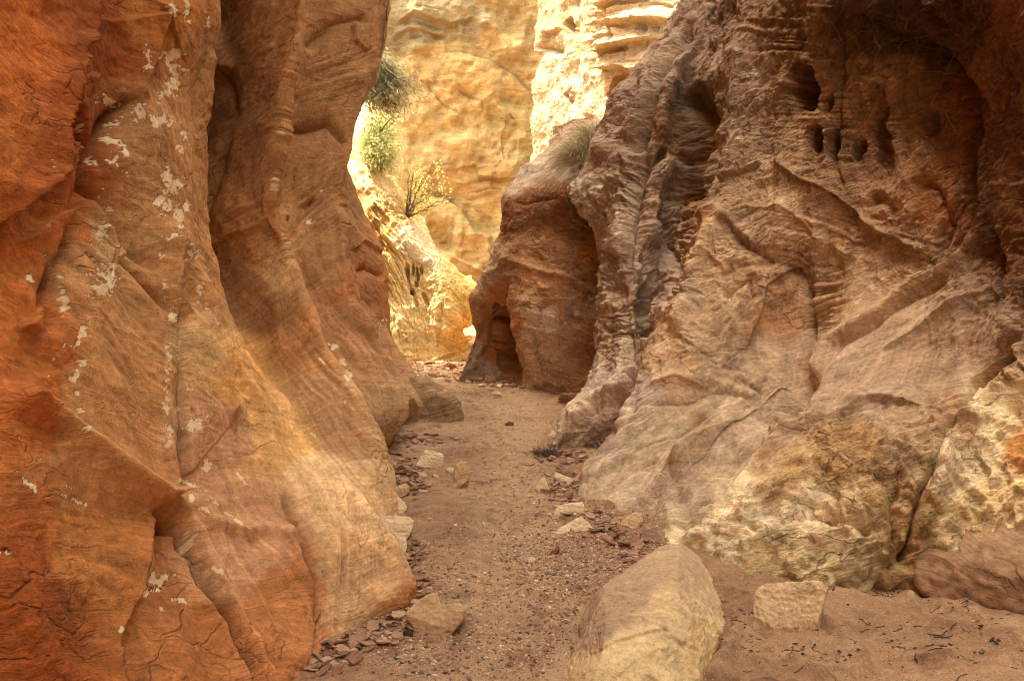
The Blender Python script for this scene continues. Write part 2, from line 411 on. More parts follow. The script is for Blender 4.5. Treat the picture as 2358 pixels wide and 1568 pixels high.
# ================================================================ the left wall
def W(x, y, z): return ('w', x, y, z)
zl = rows([(-.3, 3.4, 620), (3.4, 5.6, 300), (5.6, 13.2, 50)])
L = [
 ([W(.8, -9, 0), W(.6, -9, 4)], 0),
 ([W(-1.6, -6, 0), W(-2.2, -6, 4)], 0),
 ([W(-1.2, -1.5, 0), W(-1.7, -1.5, .8), W(-2.2, -1.5, 1.8), W(-2.3, -1.5, 4)], 0),
 ([W(-1.0, .6, 0), W(-1.5, .6, .8), W(-2.0, .6, 1.8), W(-2.0, .6, 4)], 0),
 ([W(-.92, 2.0, 0), W(-1.3, 2.0, .45), W(-1.62, 2.0, 1.0), W(-1.85, 2.05, 1.7), W(-1.78, 2.1, 2.4), W(-1.6, 2.2, 3.2)], 0),
 ([(260, -20, 3.45), (290, 200, 3.5), (340, 450, 3.52), (365, 650, 3.45), (385, 900, 3.4), (400, 1130, 3.32), (480, 1300, 3.25), (570, 1450, 3.2), (700, 1568, 3.15)], .3),
 ([(480, -20, 4.0), (472, 250, 4.1), (452, 480, 4.2), (456, 560, 4.2), (477, 650, 4.18), (530, 755, 4.15), (600, 860, 4.12), (662, 960, 4.1), (722, 1060, 4.05), (795, 1115, 4.05), (865, 1210, 4.0), (932, 1305, 3.98), (946, 1370, 3.97)], 1.),
 ([(445, -20, 6.5), (425, 250, 6.6), (395, 500, 6.5), (405, 600, 6.3), (455, 740, 6.0), (515, 850, 5.7), (575, 950, 5.4), (645, 1060, 5.05), (735, 1130, 4.8), (795, 1200, 4.7), (830, 1290, 4.7)], .2),
 ([(695, -20, 5.9), (685, 110, 5.95), (660, 200, 6.0), (640, 340, 6.05), (627, 470, 6.05), (650, 560, 6.1), (675, 620, 6.1), (700, 700, 6.0), (742, 800, 5.9), (805, 900, 5.8), (855, 1000, 5.7), (882, 1100, 5.55), (897, 1180, 5.43)], 1.),
 ([(640, -20, 7.7), (635, 150, 7.7), (600, 330, 7.6), (585, 480, 7.4), (610, 570, 7.0), (648, 650, 6.9), (678, 720, 6.8), (730, 810, 6.7), (785, 900, 6.55), (825, 980, 6.5), (845, 1060, 6.8)], .2),
 ([(908, -20, 8.6), (893, 100, 8.55), (862, 180, 8.4), (830, 240, 8.3), (812, 310, 8.2), (795, 370, 8.0), (778, 440, 7.9), (775, 500, 7.8), (785, 600, 7.7), (800, 700, 7.6), (845, 790, 7.55), (900, 850, 7.5), (935, 905, 7.5), (930, 960, 7.4), (874, 1045, 7.3)], 1.),
 ([(880, -20, 9.5), (840, 200, 9.2), (795, 340, 9.0), (780, 440, 8.9), (785, 600, 8.8), (805, 700, 8.7), (850, 790, 8.6), (905, 860, 8.5), (930, 930, 8.4), (915, 985, 8.7)], .2),
 ([(880, -20, 10.2), (850, 150, 10.2), (815, 300, 10.1), (803, 360, 10), (828, 430, 10), (845, 500, 10), (872, 560, 10), (897, 620, 9.9), (898, 700, 9.8), (910, 760, 9.7), (935, 830, 9.5), (963, 875, 9.3), (985, 920, 9.1), (1000, 960, 9.1)], .6),
 ([W(-2.9, 11.6, 0), W(-3.2, 11.6, 5)], 0),
 ([W(-4.0, 14.0, 0), W(-4.2, 14.0, 5)], 0),
 ([W(-7.5, 15.4, 0), W(-7.5, 15.4, 5)], 0),
]
PL = loft(L, cnt(6, 8, 10, 30, 130, 190, 110, 90, 170, 60, 150, 60, 90, 14, 10), zl, smooth=.05, lean=(.12, 0))
sL = facing(PL, (0, 4, 2))
LF = [
 ('pale', [(472, -20), (468, 250), (448, 480), (452, 560), (472, 650), (524, 755), (594, 860), (656, 960), (716, 1060), (788, 1112), (860, 1210)], 14, .32),
 ('pale', [(692, -20), (680, 110), (655, 200), (636, 340), (624, 470), (648, 560), (672, 620), (697, 700), (738, 800), (800, 900), (850, 1000)], 9, .28),
 ('seep_shade', [(486, 20), (480, 250), (462, 480), (468, 580), (500, 690)], 26, .28), ('seep_shade', [(384, 640), (382, 800), (385, 960), (400, 1100)], 5, .45), ('seep_shade', [(330, 1200), (395, 1225), (437, 1290), (462, 1350), (512, 1424), (572, 1545)], 9, .5),
 ('seep_shade', [(215, 450), (265, 560), (330, 650), (380, 730)], 9, .5), ('seep_shade', [(205, 390), (180, 470), (140, 570), (95, 690)], 12, .4), ('seep_shade', [(310, 210), (215, 385)], 12, .4), ('seep_shade', [(75, 95), (110, 200), (150, 290), (205, 400)], 8, .4), ('seep_shade', [(715, 1545), (722, 1460), (750, 1390), (702, 1290), (690, 1234)], 8, .5),
 ('pale', [(345, 500), (400, 610), (455, 740), (510, 850), (600, 980)], 12, .3), ('pale', [(0, 934), (100, 1010), (200, 1085), (325, 1165), (380, 1195), (425, 1245)], 12, .25),
 ('step', [(0, 430), (30, 400), (22, 310), (47, 225), (72, 145), (75, 100), (95, 65), (97, -30)], 160, .22, 'nofade'),
 ('crease', [(75, 95), (110, 200), (150, 290), (205, 400), (275, 510), (370, 650)], 13, 0.105),
 ('ridge', [(65, 60), (125, 185), (165, 275), (200, 350)], 14, 0.045),
 ('crease', [(310, 210), (215, 385), (180, 470), (140, 570), (95, 690), (60, 800)], 15, 0.126),
 ('step', [(150, 320), (90, 365), (30, 400)], 60, .05), ('step', [(240, 175), (150, 175), (80, 100)], 70, .04),
 ('step', [(155, 480), (60, 520), (0, 560)], 60, .05), ('step', [(95, 690), (40, 730), (0, 760)], 60, .05),
 ('step', [(200, 360), (165, 325), (140, 350)], 50, .03),
 ('step', [(300, 0), (325, 30), (270, 45), (100, 40)], 60, .07),
 ('ridge', [(205, 455), (238, 530), (285, 605)], 16, 0.0675),
 ('crease', [(215, 450), (265, 560), (330, 650), (380, 730)], 9, 0.105),
 ('edge', [(305, -20), (325, 60), (300, 200), (315, 330), (340, 450), (370, 580), (390, 700), (430, 820), (500, 960)], 26, 0.075, 'nofade'),
 ('ridge', [(345, 500), (400, 610), (455, 740), (510, 850), (600, 980)], 18, 0.0525),
 ('crease', [(385, 700), (384, 900), (386, 1040), (420, 1150)], 7, 0.0735),
 ('ridge', [(0, 934), (100, 1010), (200, 1085), (325, 1165), (380, 1195), (425, 1245), (455, 1310), (490, 1384), (560, 1500), (600, 1590)], 30, 0.105, 'nofade'),
 ('crease', [(330, 1200), (395, 1225), (437, 1290), (462, 1350), (512, 1424), (572, 1545), (590, 1600)], 10, 0.231, 'nofade'),
 ('step', [(265, 1600), (258, 1490), (285, 1410), (295, 1284), (328, 1195), (350, 1170)], 80, .07, 'nofade'),
 ('step', [(715, 1545), (722, 1460), (750, 1390), (702, 1290), (690, 1234), (650, 1190)], 120, .06),
 ('ridge', [(420, 1150), (480, 1215), (560, 1225), (640, 1222), (690, 1250)], 14, 0.0375),
 ('crease', [(640, 1140), (700, 1230), (735, 1320), (730, 1450)], 10, 0.063),
 ('crease', [(520, 160), (545, 260), (520, 400), (470, 560)], 12, 0.126),
 ('step', [(470, 590), (540, 560), (600, 530), (628, 500)], 60, .05),
 ('ridge', [(490, 60), (520, 110), (545, 180)], 16, 0.09),
 ('crease', [(690, 120), (760, 60), (850, 40)], 10, 0.105), ('ridge', [(640, 330), (700, 260), (790, 190), (860, 170)], 22, .05),
 ('step', [(805, 40), (812, 95), (840, 120), (860, 105), (858, 50)], 50, .05),
 ('crease', [(665, 300), (700, 300), (750, 280), (800, 330)], 10, 0.126),
 ('crease', [(650, 560), (690, 500), (720, 450)], 10, 0.105), ('ridge', [(780, 480), (775, 600), (800, 720), (850, 800)], 9, 0.075),
 ('step', [(800, 580), (840, 560), (880, 590)], 40, .06), ('crease', [(800, 640), (850, 610), (890, 640)], 8, 0.105),
 ('edge', [(482, -20), (472, 250), (450, 480), (456, 560), (478, 650), (530, 755), (600, 860)], 9, .012, 'nofade'), ('edge', [(697, -20), (685, 110), (660, 200), (640, 340), (627, 470), (650, 560), (675, 620), (700, 700), (742, 800)], 8, .015, 'nofade'),
 ('bump', 905, 1375, 40, 45, 0, .06), ('bump', 640, 940, 60, 90, 50, .05),
 ('stria', 570, 290, 95, 260, 38, 9, 0.018), ('stria', 760, 130, 120, 140, 22, 10, 0.018), ('stria', 710, 500, 90, 180, 35, 9, 0.018),
 ('stria', 840, 560, 60, 200, -60, 9, 0.024), ('stria', 800, 1290, 100, 190, -82, 10, 0.0132), ('stria', 800, 850, 130, 200, -48, 10, 0.0132),
 ('stria', 540, 900, 160, 200, -50, 14, 0.0096), ('stria', 200, 800, 220, 300, -48, 17, 0.0096), ('stria', 610, 1330, 120, 160, -40, 14, 0.006),
 ('stria', 200, 1330, 220, 200, -25, 17, 0.0072), ('stria', 400, 350, 90, 330, -62, 14, 0.0084), ('stria', 780, 740, 90, 120, -50, 8, 0.018),
]
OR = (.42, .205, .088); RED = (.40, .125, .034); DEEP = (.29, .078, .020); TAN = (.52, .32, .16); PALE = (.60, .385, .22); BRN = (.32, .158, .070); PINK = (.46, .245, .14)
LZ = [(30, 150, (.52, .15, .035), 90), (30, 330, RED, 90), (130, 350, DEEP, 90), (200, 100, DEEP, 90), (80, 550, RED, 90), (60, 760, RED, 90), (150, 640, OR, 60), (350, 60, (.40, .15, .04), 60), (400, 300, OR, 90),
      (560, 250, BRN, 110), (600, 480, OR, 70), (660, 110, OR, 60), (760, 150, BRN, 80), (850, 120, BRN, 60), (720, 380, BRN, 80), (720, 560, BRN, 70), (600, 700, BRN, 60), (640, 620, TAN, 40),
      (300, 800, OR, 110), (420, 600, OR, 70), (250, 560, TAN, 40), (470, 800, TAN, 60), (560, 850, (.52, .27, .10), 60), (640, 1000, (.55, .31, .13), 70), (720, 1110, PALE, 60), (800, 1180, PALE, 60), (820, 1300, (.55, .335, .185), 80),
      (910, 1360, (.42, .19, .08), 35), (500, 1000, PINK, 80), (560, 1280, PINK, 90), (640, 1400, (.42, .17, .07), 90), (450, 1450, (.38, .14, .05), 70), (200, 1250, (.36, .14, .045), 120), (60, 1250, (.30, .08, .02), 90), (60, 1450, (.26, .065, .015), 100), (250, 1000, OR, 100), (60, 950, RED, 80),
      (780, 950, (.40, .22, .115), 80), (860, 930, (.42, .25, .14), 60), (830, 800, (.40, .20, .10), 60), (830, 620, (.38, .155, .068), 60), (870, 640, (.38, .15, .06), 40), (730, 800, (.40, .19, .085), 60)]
LS = [(398, 25, 12, 28, 10, .75), (432, 15, 12, 40, -5, .75), (395, 125, 35, 18, 20, .8), (405, 160, 25, 14, -30, .7), (390, 205, 18, 28, -25, .8), (340, 130, 10, 30, 15, .6), (338, 165, 12, 20, 0, .55), (322, 262, 22, 25, -15, .75), (372, 280, 34, 16, -15, .8), (480, 50, 8, 28, 0, .6),
      (428, 315, 10, 25, 30, .7), (415, 345, 8, 18, 40, .6), (245, 240, 28, 18, -20, .75), (255, 290, 30, 14, 40, .6), (180, 295, 14, 10, 0, .7), (255, 325, 22, 14, 0, .7), (285, 340, 24, 12, -60, .6), (265, 365, 20, 16, 10, .5), (200, 370, 10, 18, 30, .7), (218, 375, 8, 12, 0, .7), (126, 378, 7, 7, 0, .8),
      (290, 400, 14, 9, -30, .6), (385, 400, 14, 22, 30, .6), (395, 425, 30, 20, 20, .75), (372, 470, 24, 26, 30, .7), (430, 460, 8, 26, -10, .6), (415, 500, 14, 30, 10, .5), (235, 435, 9, 16, -30, .7), (250, 480, 10, 20, -25, .7), (400, 542, 20, 8, 0, .7), (445, 565, 9, 18, -10, .7), (438, 580, 30, 18, 30, .4),
      (240, 530, 18, 50, -28, .55), (245, 650, 34, 45, -25, .75), (145, 690, 16, 66, 12, .6), (185, 770, 16, 46, -25, .55), (110, 600, 9, 30, 20, .5), (65, 635, 10, 26, 30, .55), (178, 855, 14, 40, -25, .7), (140, 810, 9, 40, -30, .6), (190, 840, 10, 14, 0, .7),
      (292, 595, 16, 6, -40, .6), (370, 590, 10, 16, 0, .5), (380, 660, 7, 30, 0, .65), (410, 625, 14, 6, -45, .6), (455, 665, 14, 12, -30, .6), (455, 695, 6, 7, 0, .8), (398, 735, 12, 22, 10, .65), (478, 710, 5, 5, 0, .8), (388, 820, 10, 40, 0, .65), (412, 800, 8, 30, -5, .55),
      (385, 930, 8, 60, 0, .7), (390, 1010, 9, 30, -10, .7), (415, 935, 12, 30, -30, .7), (445, 975, 26, 20, -40, .55), (478, 958, 5, 7, 0, .8), (180, 945, 11, 10, 0, .8), (200, 985, 10, 16, 0, .75), (176, 905, 8, 8, 0, .6), (470, 1070, 16, 14, -30, .75), (532, 1056, 6, 5, 0, .7), (555, 1100, 26, 5, -52, .6),
      (440, 1115, 36, 6, -20, .75), (490, 1155, 40, 5, -30, .6), (440, 1150, 8, 20, 0, .6), (470, 1170, 14, 8, 0, .6), (540, 1195, 40, 5, -35, .6), (440, 1240, 14, 36, -35, .6), (353, 1335, 12, 30, 20, .8), (370, 1335, 24, 10, 20, .75), (335, 1362, 10, 16, 10, .75), (415, 1380, 18, 10, 0, .7), (365, 1405, 14, 10, 0, .45), (400, 1425, 10, 10, 0, .5), (478, 1435, 10, 5, -60, .6),
      (280, 1450, 9, 18, 0, .6), (30, 1080, 40, 6, -25, .6), (75, 1120, 40, 7, -35, .6), (165, 1125, 20, 4, -25, .6), (170, 1150, 40, 4, -25, .55), (65, 1390, 10, 6, 0, .6), (25, 1455, 30, 6, 20, .6), (10, 1270, 14, 20, 0, .4), (500, 1310, 22, 12, -30, .4), (520, 1325, 14, 5, -60, .6),
      (740, 830, 20, 5, -50, .6), (790, 835, 14, 6, -60, .5), (800, 870, 8, 24, -20, .6), (760, 800, 26, 20, -40, .35), (706, 745, 7, 12, 10, .5), (660, 575, 6, 30, -15, .55), (640, 330, 5, 60, -15, .45), (632, 420, 5, 40, 0, .4), (712, 510, 10, 8, 0, .6), (740, 440, 6, 5, 0, .6), (700, 525, 20, 6, -20, .4),
      (690, 900, 9, 5, 0, .5), (720, 1000, 18, 4, -40, .4), (795, 925, 4, 5, 0, .6), (880, 740, 10, 30, -30, .3), (690, 1160, 10, 26, -30, .35), (760, 1090, 12, 8, -30, .4)]
LS = [(a, b, c * .86, d * .88, e, f) for a, b, c, d, e, f in LS]
M_LEFT = rock_mat('orange_sandstone', bed_rot=(-33, -37, 0), bed=11, bed_amt=.16, blotch=.5, crack=.28, bump=.75, knob=.2, dark=(.14, .06, .028), dark_amt=.22)
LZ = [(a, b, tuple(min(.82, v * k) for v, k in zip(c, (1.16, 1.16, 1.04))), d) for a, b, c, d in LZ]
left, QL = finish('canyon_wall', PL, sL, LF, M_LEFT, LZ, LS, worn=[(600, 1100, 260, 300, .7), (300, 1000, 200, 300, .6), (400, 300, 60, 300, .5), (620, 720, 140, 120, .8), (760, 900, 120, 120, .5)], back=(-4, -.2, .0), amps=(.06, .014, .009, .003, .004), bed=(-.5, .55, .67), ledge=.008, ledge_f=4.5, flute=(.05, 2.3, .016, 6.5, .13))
tag(left, 'overhanging orange sandstone wall with white scars, whole left side of the canyon', 'rock wall')

# ================================================================ the right wall
zr = rows([(-.3, 3.6, 640), (3.6, 5.4, 220), (5.4, 7.5, 24)])
R = [
 ([W(3.0, 12.5, 0), W(4.2, 12.8, 4)], 0, (.3, .05)),
 ([(1400, 950, 9.8), (1420, 740, 10.2), (1420, 560, 10.3), (1400, 430, 10.5), (1440, 280, 10.9), (1640, -20, 11.2)], .2, (.45, .1)),
 ([(1268, 1012, 7.65), (1292, 965, 7.75), (1342, 908, 7.9), (1385, 830, 8.3), (1402, 740, 8.6), (1394, 640, 8.9), (1386, 548, 9.1), (1342, 500, 9.3), (1305, 440, 9.5), (1352, 392, 9.6), (1376, 335, 9.7), (1388, 290, 9.7), (1402, 230, 9.8), (1442, 180, 9.9), (1502, 90, 10), (1592, -20, 10.2)], .6, (.45, .1)),
 ([(1330, 1032, 7.55), (1390, 960, 7.4), (1440, 880, 7.4), (1450, 760, 7.8), (1450, 600, 8.3), (1470, 420, 8.7), (1500, 250, 9.0), (1560, 120, 9.2), (1650, -20, 9.4)], 0, (.4, 0)),
 ([(1400, 1036, 7.2), (1452, 940, 7.1), (1482, 850, 7.3), (1500, 720, 7.9), (1535, 600, 8.4), (1580, 450, 8.6), (1590, 300, 8.7), (1605, 150, 8.9), (1680, -20, 9.1)], .2, (.35, 0)),
 ([(1312, 1148, 5.8), (1330, 1100, 5.95), (1412, 1000, 6.2), (1472, 900, 6.4), (1515, 820, 6.5), (1590, 690, 6.7), (1602, 600, 6.8), (1640, 470, 7.0), (1642, 350, 7.25), (1660, 150, 7.6), (1720, -20, 7.9)], .6, (.3, 0)),
 ([(1395, 1185, 5.42), (1500, 1080, 5.75), (1600, 950, 6.0), (1660, 800, 6.3), (1720, 620, 6.5), (1760, 450, 6.6), (1760, 300, 6.9), (1770, 150, 7.0), (1800, -20, 7.0)], 0, (.15, 0)),
 ([(1480, 1190, 5.33), (1600, 1105, 5.5), (1745, 1000, 5.8), (1835, 900, 6.0), (1882, 760, 6.3), (1872, 640, 6.35), (1870, 450, 6.2), (1870, 300, 6.45), (1870, 150, 6.4), (1880, -20, 6.2)], .2, (.15, 0)),
 ([(1500, 1240, 4.9), (1620, 1150, 5.05), (1760, 1070, 5.2), (1900, 960, 5.35), (2000, 820, 5.55), (2030, 640, 5.7), (2030, 450, 5.75), (2030, 300, 5.95), (2030, 150, 5.8), (2050, -20, 5.4)], 0, (.12, 0)),
 ([(1560, 1275, 4.55), (1700, 1190, 4.62), (1900, 1080, 4.7), (2080, 960, 4.85), (2170, 820, 5.05), (2180, 640, 5.2), (2170, 450, 5.3), (2180, 300, 5.4), (2200, 150, 5.2), (2230, -20, 4.7)], 0, (.12, 0)),
 ([(1640, 1345, 4.18), (1800, 1290, 4.24), (2000, 1180, 4.3), (2150, 1040, 4.45), (2270, 860, 4.65), (2290, 700, 4.8), (2290, 500, 4.9), (2320, 300, 4.9), (2340, 150, 4.7), (2380, -20, 4.3)], 0, (.12, 0)),
 ([(1950, 1352, 4.13), (2100, 1300, 4.12), (2230, 1180, 4.15), (2330, 1020, 4.2), (2400, 860, 4.3), (2450, 600, 4.4), (2450, 300, 4.4), (2480, -20, 4.0)], 0, (.12, 0)),
 ([(2300, 1360, 4.08), (2400, 1280, 3.9), (2480, 1150, 3.85), (2560, 900, 3.85), (2600, 600, 3.9), (2620, 200, 3.8)], 0, (.12, 0)),
 ([W(2.6, 2.6, 0), W(3.0, 2.6, 1), W(3.1, 2.6, 2), W(3.0, 2.6, 3.5)], 0, (.15, 0)),
 ([W(2.9, .5, 0), W(3.4, .5, 1.5), W(3.4, .5, 4)], 0, (.15, 0)),
 ([W(2.6, -2, 0), W(3.2, -2, 2), W(3.2, -2, 4)], 0, (.15, 0)),
 ([W(3.2, -9, 0), W(3.6, -9, 4)], 0, (.1, 0)),
]
PR = loft(R, cnt(10, 40, 60, 80, 70, 110, 110, 110, 130, 110, 110, 80, 50, 12, 8, 6), zr, smooth=.05)
sR = facing(PR, (0, 4, 2))
RF = [
 ('crease', [(1890, 850), (1825, 960), (1745, 1050), (1655, 1115), (1535, 1195)], 20, .20), ('seep_shade', [(1880, 870), (1825, 960), (1745, 1050), (1655, 1115), (1540, 1190)], 16, .35), ('ridge', [(1840, 900), (1760, 985), (1650, 1040), (1560, 1100), (1500, 1150)], 26, .10),
 ('crease', [(1800, 600), (1868, 640), (1888, 720), (1880, 800), (1840, 880)], 16, .08), ('crease', [(1640, 640), (1700, 610), (1790, 605), (1860, 640)], 16, .05), ('bump', 1760, 760, 60, 130, 20, -.10), ('ridge', [(1530, 700), (1600, 800), (1640, 900), (1600, 980)], 30, .06),
 ('ridge', [(1480, 900), (1560, 880), (1680, 880), (1760, 930)], 12, .03), ('crease', [(1560, 780), (1620, 830), (1720, 840)], 10, .03), ('edge', [(2300, 640), (2180, 720), (2060, 820), (1960, 900)], 14, .05), ('step', [(2330, 800), (2200, 880), (2080, 900), (1950, 930)], 60, .06),
 ('ridge', [(1330, 1100), (1390, 1070), (1460, 1040), (1560, 1000)], 14, .04), ('crease', [(1360, 1170), (1400, 1120), (1450, 1080), (1520, 1060)], 10, .05),
 ('seep_shade', [(2358, 795), (2290, 850), (2240, 880), (2230, 930), (2190, 1000), (2160, 1060), (2120, 1120), (2100, 1200), (2080, 1290)], 9, .6), ('seep_shade', [(1925, -10), (1930, 120), (1932, 250), (1925, 380)], 6, .5),
 ('seep_shade', [(1930, 20), (2010, 60), (2090, 90), (2150, 130), (2230, 230), (2250, 420), (2300, 600), (2330, 760)], 26, .5), ('seep_shade', [(2030, 200), (2050, 300)], 26, .4), ('seep_shade', [(1580, 180), (1595, 330), (1575, 480)], 18, .35),
 ('seep_shade', [(1665, 500), (1700, 550), (1760, 590), (1790, 610)], 12, .3), ('seep_shade', [(1500, 1225), (1680, 1155), (1820, 1035), (2010, 955)], 5, .35), ('pale', [(1645, 450), (1640, 540), (1610, 610), (1598, 680), (1540, 800), (1480, 900), (1420, 1000)], 12, .35),
 ('pale', [(2260, 590), (2130, 640), (2020, 720), (1930, 800), (1880, 870), (1830, 920), (1730, 970), (1620, 1030), (1540, 1090)], 12, .25), ('pale', [(1310, 980), (1370, 920), (1430, 890), (1470, 840)], 10, .4),
 ('pit', 1832, 200, 34, 60, 0, .95, 7), ('pit', 1850, 225, 24, 30, 0, .10), ('pit', 1900, 240, 17, 26, 10, .18), ('pit', 1872, 313, 22, 28, 0, .55, 6), ('pit', 1916, 326, 18, 32, 5, .20), ('pit', 1976, 336, 17, 26, 10, .17),
 ('pit', 2030, 245, 30, 60, 0, .10), ('pit', 2040, 325, 30, 75, -6, .16), ('pit', 2148, 285, 18, 40, -12, .12), ('pit', 2030, 470, 38, 36, 0, .07), ('bump', 2030, 480, 22, 14, 0, .05), ('pit', 1880, 355, 22, 30, -10, .06),
 ('crease', [(1925, -10), (1930, 120), (1932, 250), (1925, 380), (1945, 450)], 5, 0.05),
 ('crease', [(1930, 20), (2010, 60), (2090, 90), (2150, 130), (2230, 230), (2280, 300)], 22, .09), ('crease', [(2150, 100), (2200, 220), (2235, 330), (2230, 420), (2260, 500), (2290, 560), (2320, 640), (2330, 760)], 16, 0.15),
 ('step', [(2280, 470), (2285, 520), (2300, 570), (2325, 640), (2330, 780), (2358, 830)], 120, .10, 'nofade'),
 ('crease', [(1620, 310), (1645, 420), (1625, 500)], 14, 0.125), ('crease', [(1580, 180), (1600, 270), (1590, 330), (1570, 430), (1575, 480)], 24, 0.375), ('crease', [(1500, 640), (1480, 700), (1490, 790)], 16, 0.266),
 ('crease', [(1700, 0), (1640, 60), (1590, 140), (1575, 200)], 14, 0.15), ('ridge', [(1560, 60), (1500, 180), (1470, 270), (1440, 330)], 16, 0.125), ('crease', [(1530, 60), (1480, 150), (1440, 230), (1400, 300)], 10, 0.15),
 ('crease', [(1590, 40), (1530, 160), (1490, 270), (1470, 330), (1445, 360)], 10, 0.175), ('ridge', [(1640, 60), (1570, 150), (1530, 250), (1520, 330)], 16, 0.125), ('pit', 1472, 318, 11, 28, 20, .24), ('pit', 1525, 350, 14, 20, 15, .22),
 ('ridge', [(1560, 350), (1510, 420), (1490, 500), (1500, 580)], 26, 0.15), ('crease', [(1540, 330), (1490, 390), (1465, 470), (1460, 560), (1440, 640)], 10, 0.175), ('ridge', [(1390, 400), (1440, 440), (1440, 520), (1420, 600)], 26, 0.125),
 ('bump', 1450, 590, 40, 60, 0, .14), ('bump', 1530, 600, 26, 34, 10, .12), ('pit', 1495, 700, 12, 30, 10, .16), ('crease', [(1440, 650), (1445, 760), (1460, 840)], 10, 0.152), ('bump', 1395, 350, 20, 30, 20, .10), ('bump', 1440, 370, 30, 20, 0, .10),
 ('crease', [(1540, 420), (1525, 520), (1560, 640), (1530, 720)], 12, 0.19), ('crease', [(1360, 470), (1420, 560), (1410, 700)], 12, 0.095),
 ('ridge', [(1310, 980), (1370, 920), (1430, 890), (1470, 840)], 12, 0.095), ('crease', [(1405, 900), (1412, 960), (1420, 1010)], 7, .04), ('crease', [(1440, 860), (1470, 900), (1460, 960)], 9, .03),
 ('ridge', [(1645, 450), (1640, 540), (1610, 610), (1598, 680), (1560, 780)], 14, 0.114), ('crease', [(1665, 500), (1700, 550), (1760, 590), (1790, 610)], 14, .08), ('ridge', [(1650, 470), (1690, 520), (1740, 560)], 14, 0.0625),
 ('crease', [(1660, 690), (1720, 640), (1740, 700)], 12, 0.095), ('step', [(1720, 810), (1760, 720), (1770, 660), (1840, 620), (1880, 680), (1885, 790), (1850, 880)], 70, .05),
 ('edge', [(1790, 380), (1850, 420), (1950, 470), (2050, 540), (2120, 580), (2200, 590)], 10, 0.0375), ('step', [(1760, 360), (1830, 410), (1920, 450), (2000, 520), (2080, 560)], 70, .06), ('edge', [(1700, 470), (1800, 470), (1900, 560), (1990, 600)], 8, 0.0375),
 ('step', [(1640, 420), (1700, 400), (1760, 365)], 60, .06), ('crease', [(2110, 420), (2150, 440), (2180, 530), (2150, 600)], 14, 0.0875),
 ('ridge', [(2260, 590), (2130, 640), (2020, 720), (1930, 800), (1880, 870), (1830, 920), (1730, 970), (1620, 1030), (1540, 1090), (1490, 1150)], 16, .05), ('crease', [(2230, 630), (2090, 700), (1980, 790), (1890, 880), (1850, 950), (1740, 1020), (1660, 1100), (1580, 1160)], 14, .05),
 ('ridge', [(1850, 980), (1720, 1040), (1620, 1060), (1540, 1120)], 36, 0.152),
 ('crease', [(2358, 795), (2290, 850), (2240, 880), (2230, 930), (2190, 1000), (2160, 1060), (2120, 1120), (2100, 1200), (2080, 1290)], 8, .17, 'nofade'), ('ridge', [(2358, 880), (2260, 950), (2200, 1030), (2160, 1120), (2110, 1230)], 22, 0.114, 'nofade'),
 ('step', [(1510, 1215), (1600, 1190), (1680, 1150), (1750, 1080), (1820, 1030), (1900, 990), (2010, 950), (2150, 950)], 90, .07), ('crease', [(2060, 1080), (2040, 1160), (2060, 1250), (2090, 1310)], 14, 0.133),
 ('crease', [(1850, 1200), (1960, 1210), (2000, 1250)], 8, 0.057), ('step', [(1690, 1210), (1800, 1180), (1900, 1190), (2000, 1240)], 50, .04), ('step', [(1760, 1120), (1850, 1090), (1930, 1110)], 50, .035),
 ('crease', [(1480, 940), (1560, 930), (1680, 900), (1740, 930)], 6, 0.038), ('crease', [(1700, 850), (1750, 900), (1770, 940)], 6, 0.0475), ('step', [(1500, 900), (1560, 880), (1640, 910)], 50, .03), ('crease', [(1450, 1050), (1560, 1000), (1630, 960)], 6, 0.0285),
 ('stria', 1930, 260, 200, 150, 2, 8, .020), ('stria', 1900, 60, 200, 110, -4, 10, .028), ('stria', 1500, 230, 110, 220, 58, 10, .045), ('stria', 1450, 480, 90, 110, -20, 11, .040), ('stria', 1560, 560, 60, 180, 30, 10, .045), ('stria', 1720, 220, 90, 220, 60, 9, .035),
 ('stria', 1740, 480, 120, 110, 40, 11, .022), ('stria', 1460, 740, 60, 110, 10, 11, .03), ('stria', 1950, 600, 230, 130, -18, 12, .028), ('stria', 1900, 690, 60, 90, 15, 8, .03), ('stria', 2050, 1120, 190, 150, -35, 11, .035), ('stria', 1800, 1230, 230, 110, -25, 10, .035), ('stria', 2260, 1010, 120, 160, 35, 13, .03),
 ('stria', 2230, 420, 110, 330, 55, 12, .035), ('stria', 1600, 860, 130, 170, 40, 13, .010), ('stria', 2100, 780, 220, 120, 30, 14, .008), ('stria', 1400, 950, 110, 80, 30, 9, .02),
]
GR = (.35, .24, .165); GR2 = (.39, .285, .21); CR = (.72, .52, .32); CB = (.36, .21, .09); DK = (.17, .085, .036); RB = (.30, .125, .048); TN = (.44, .28, .155)
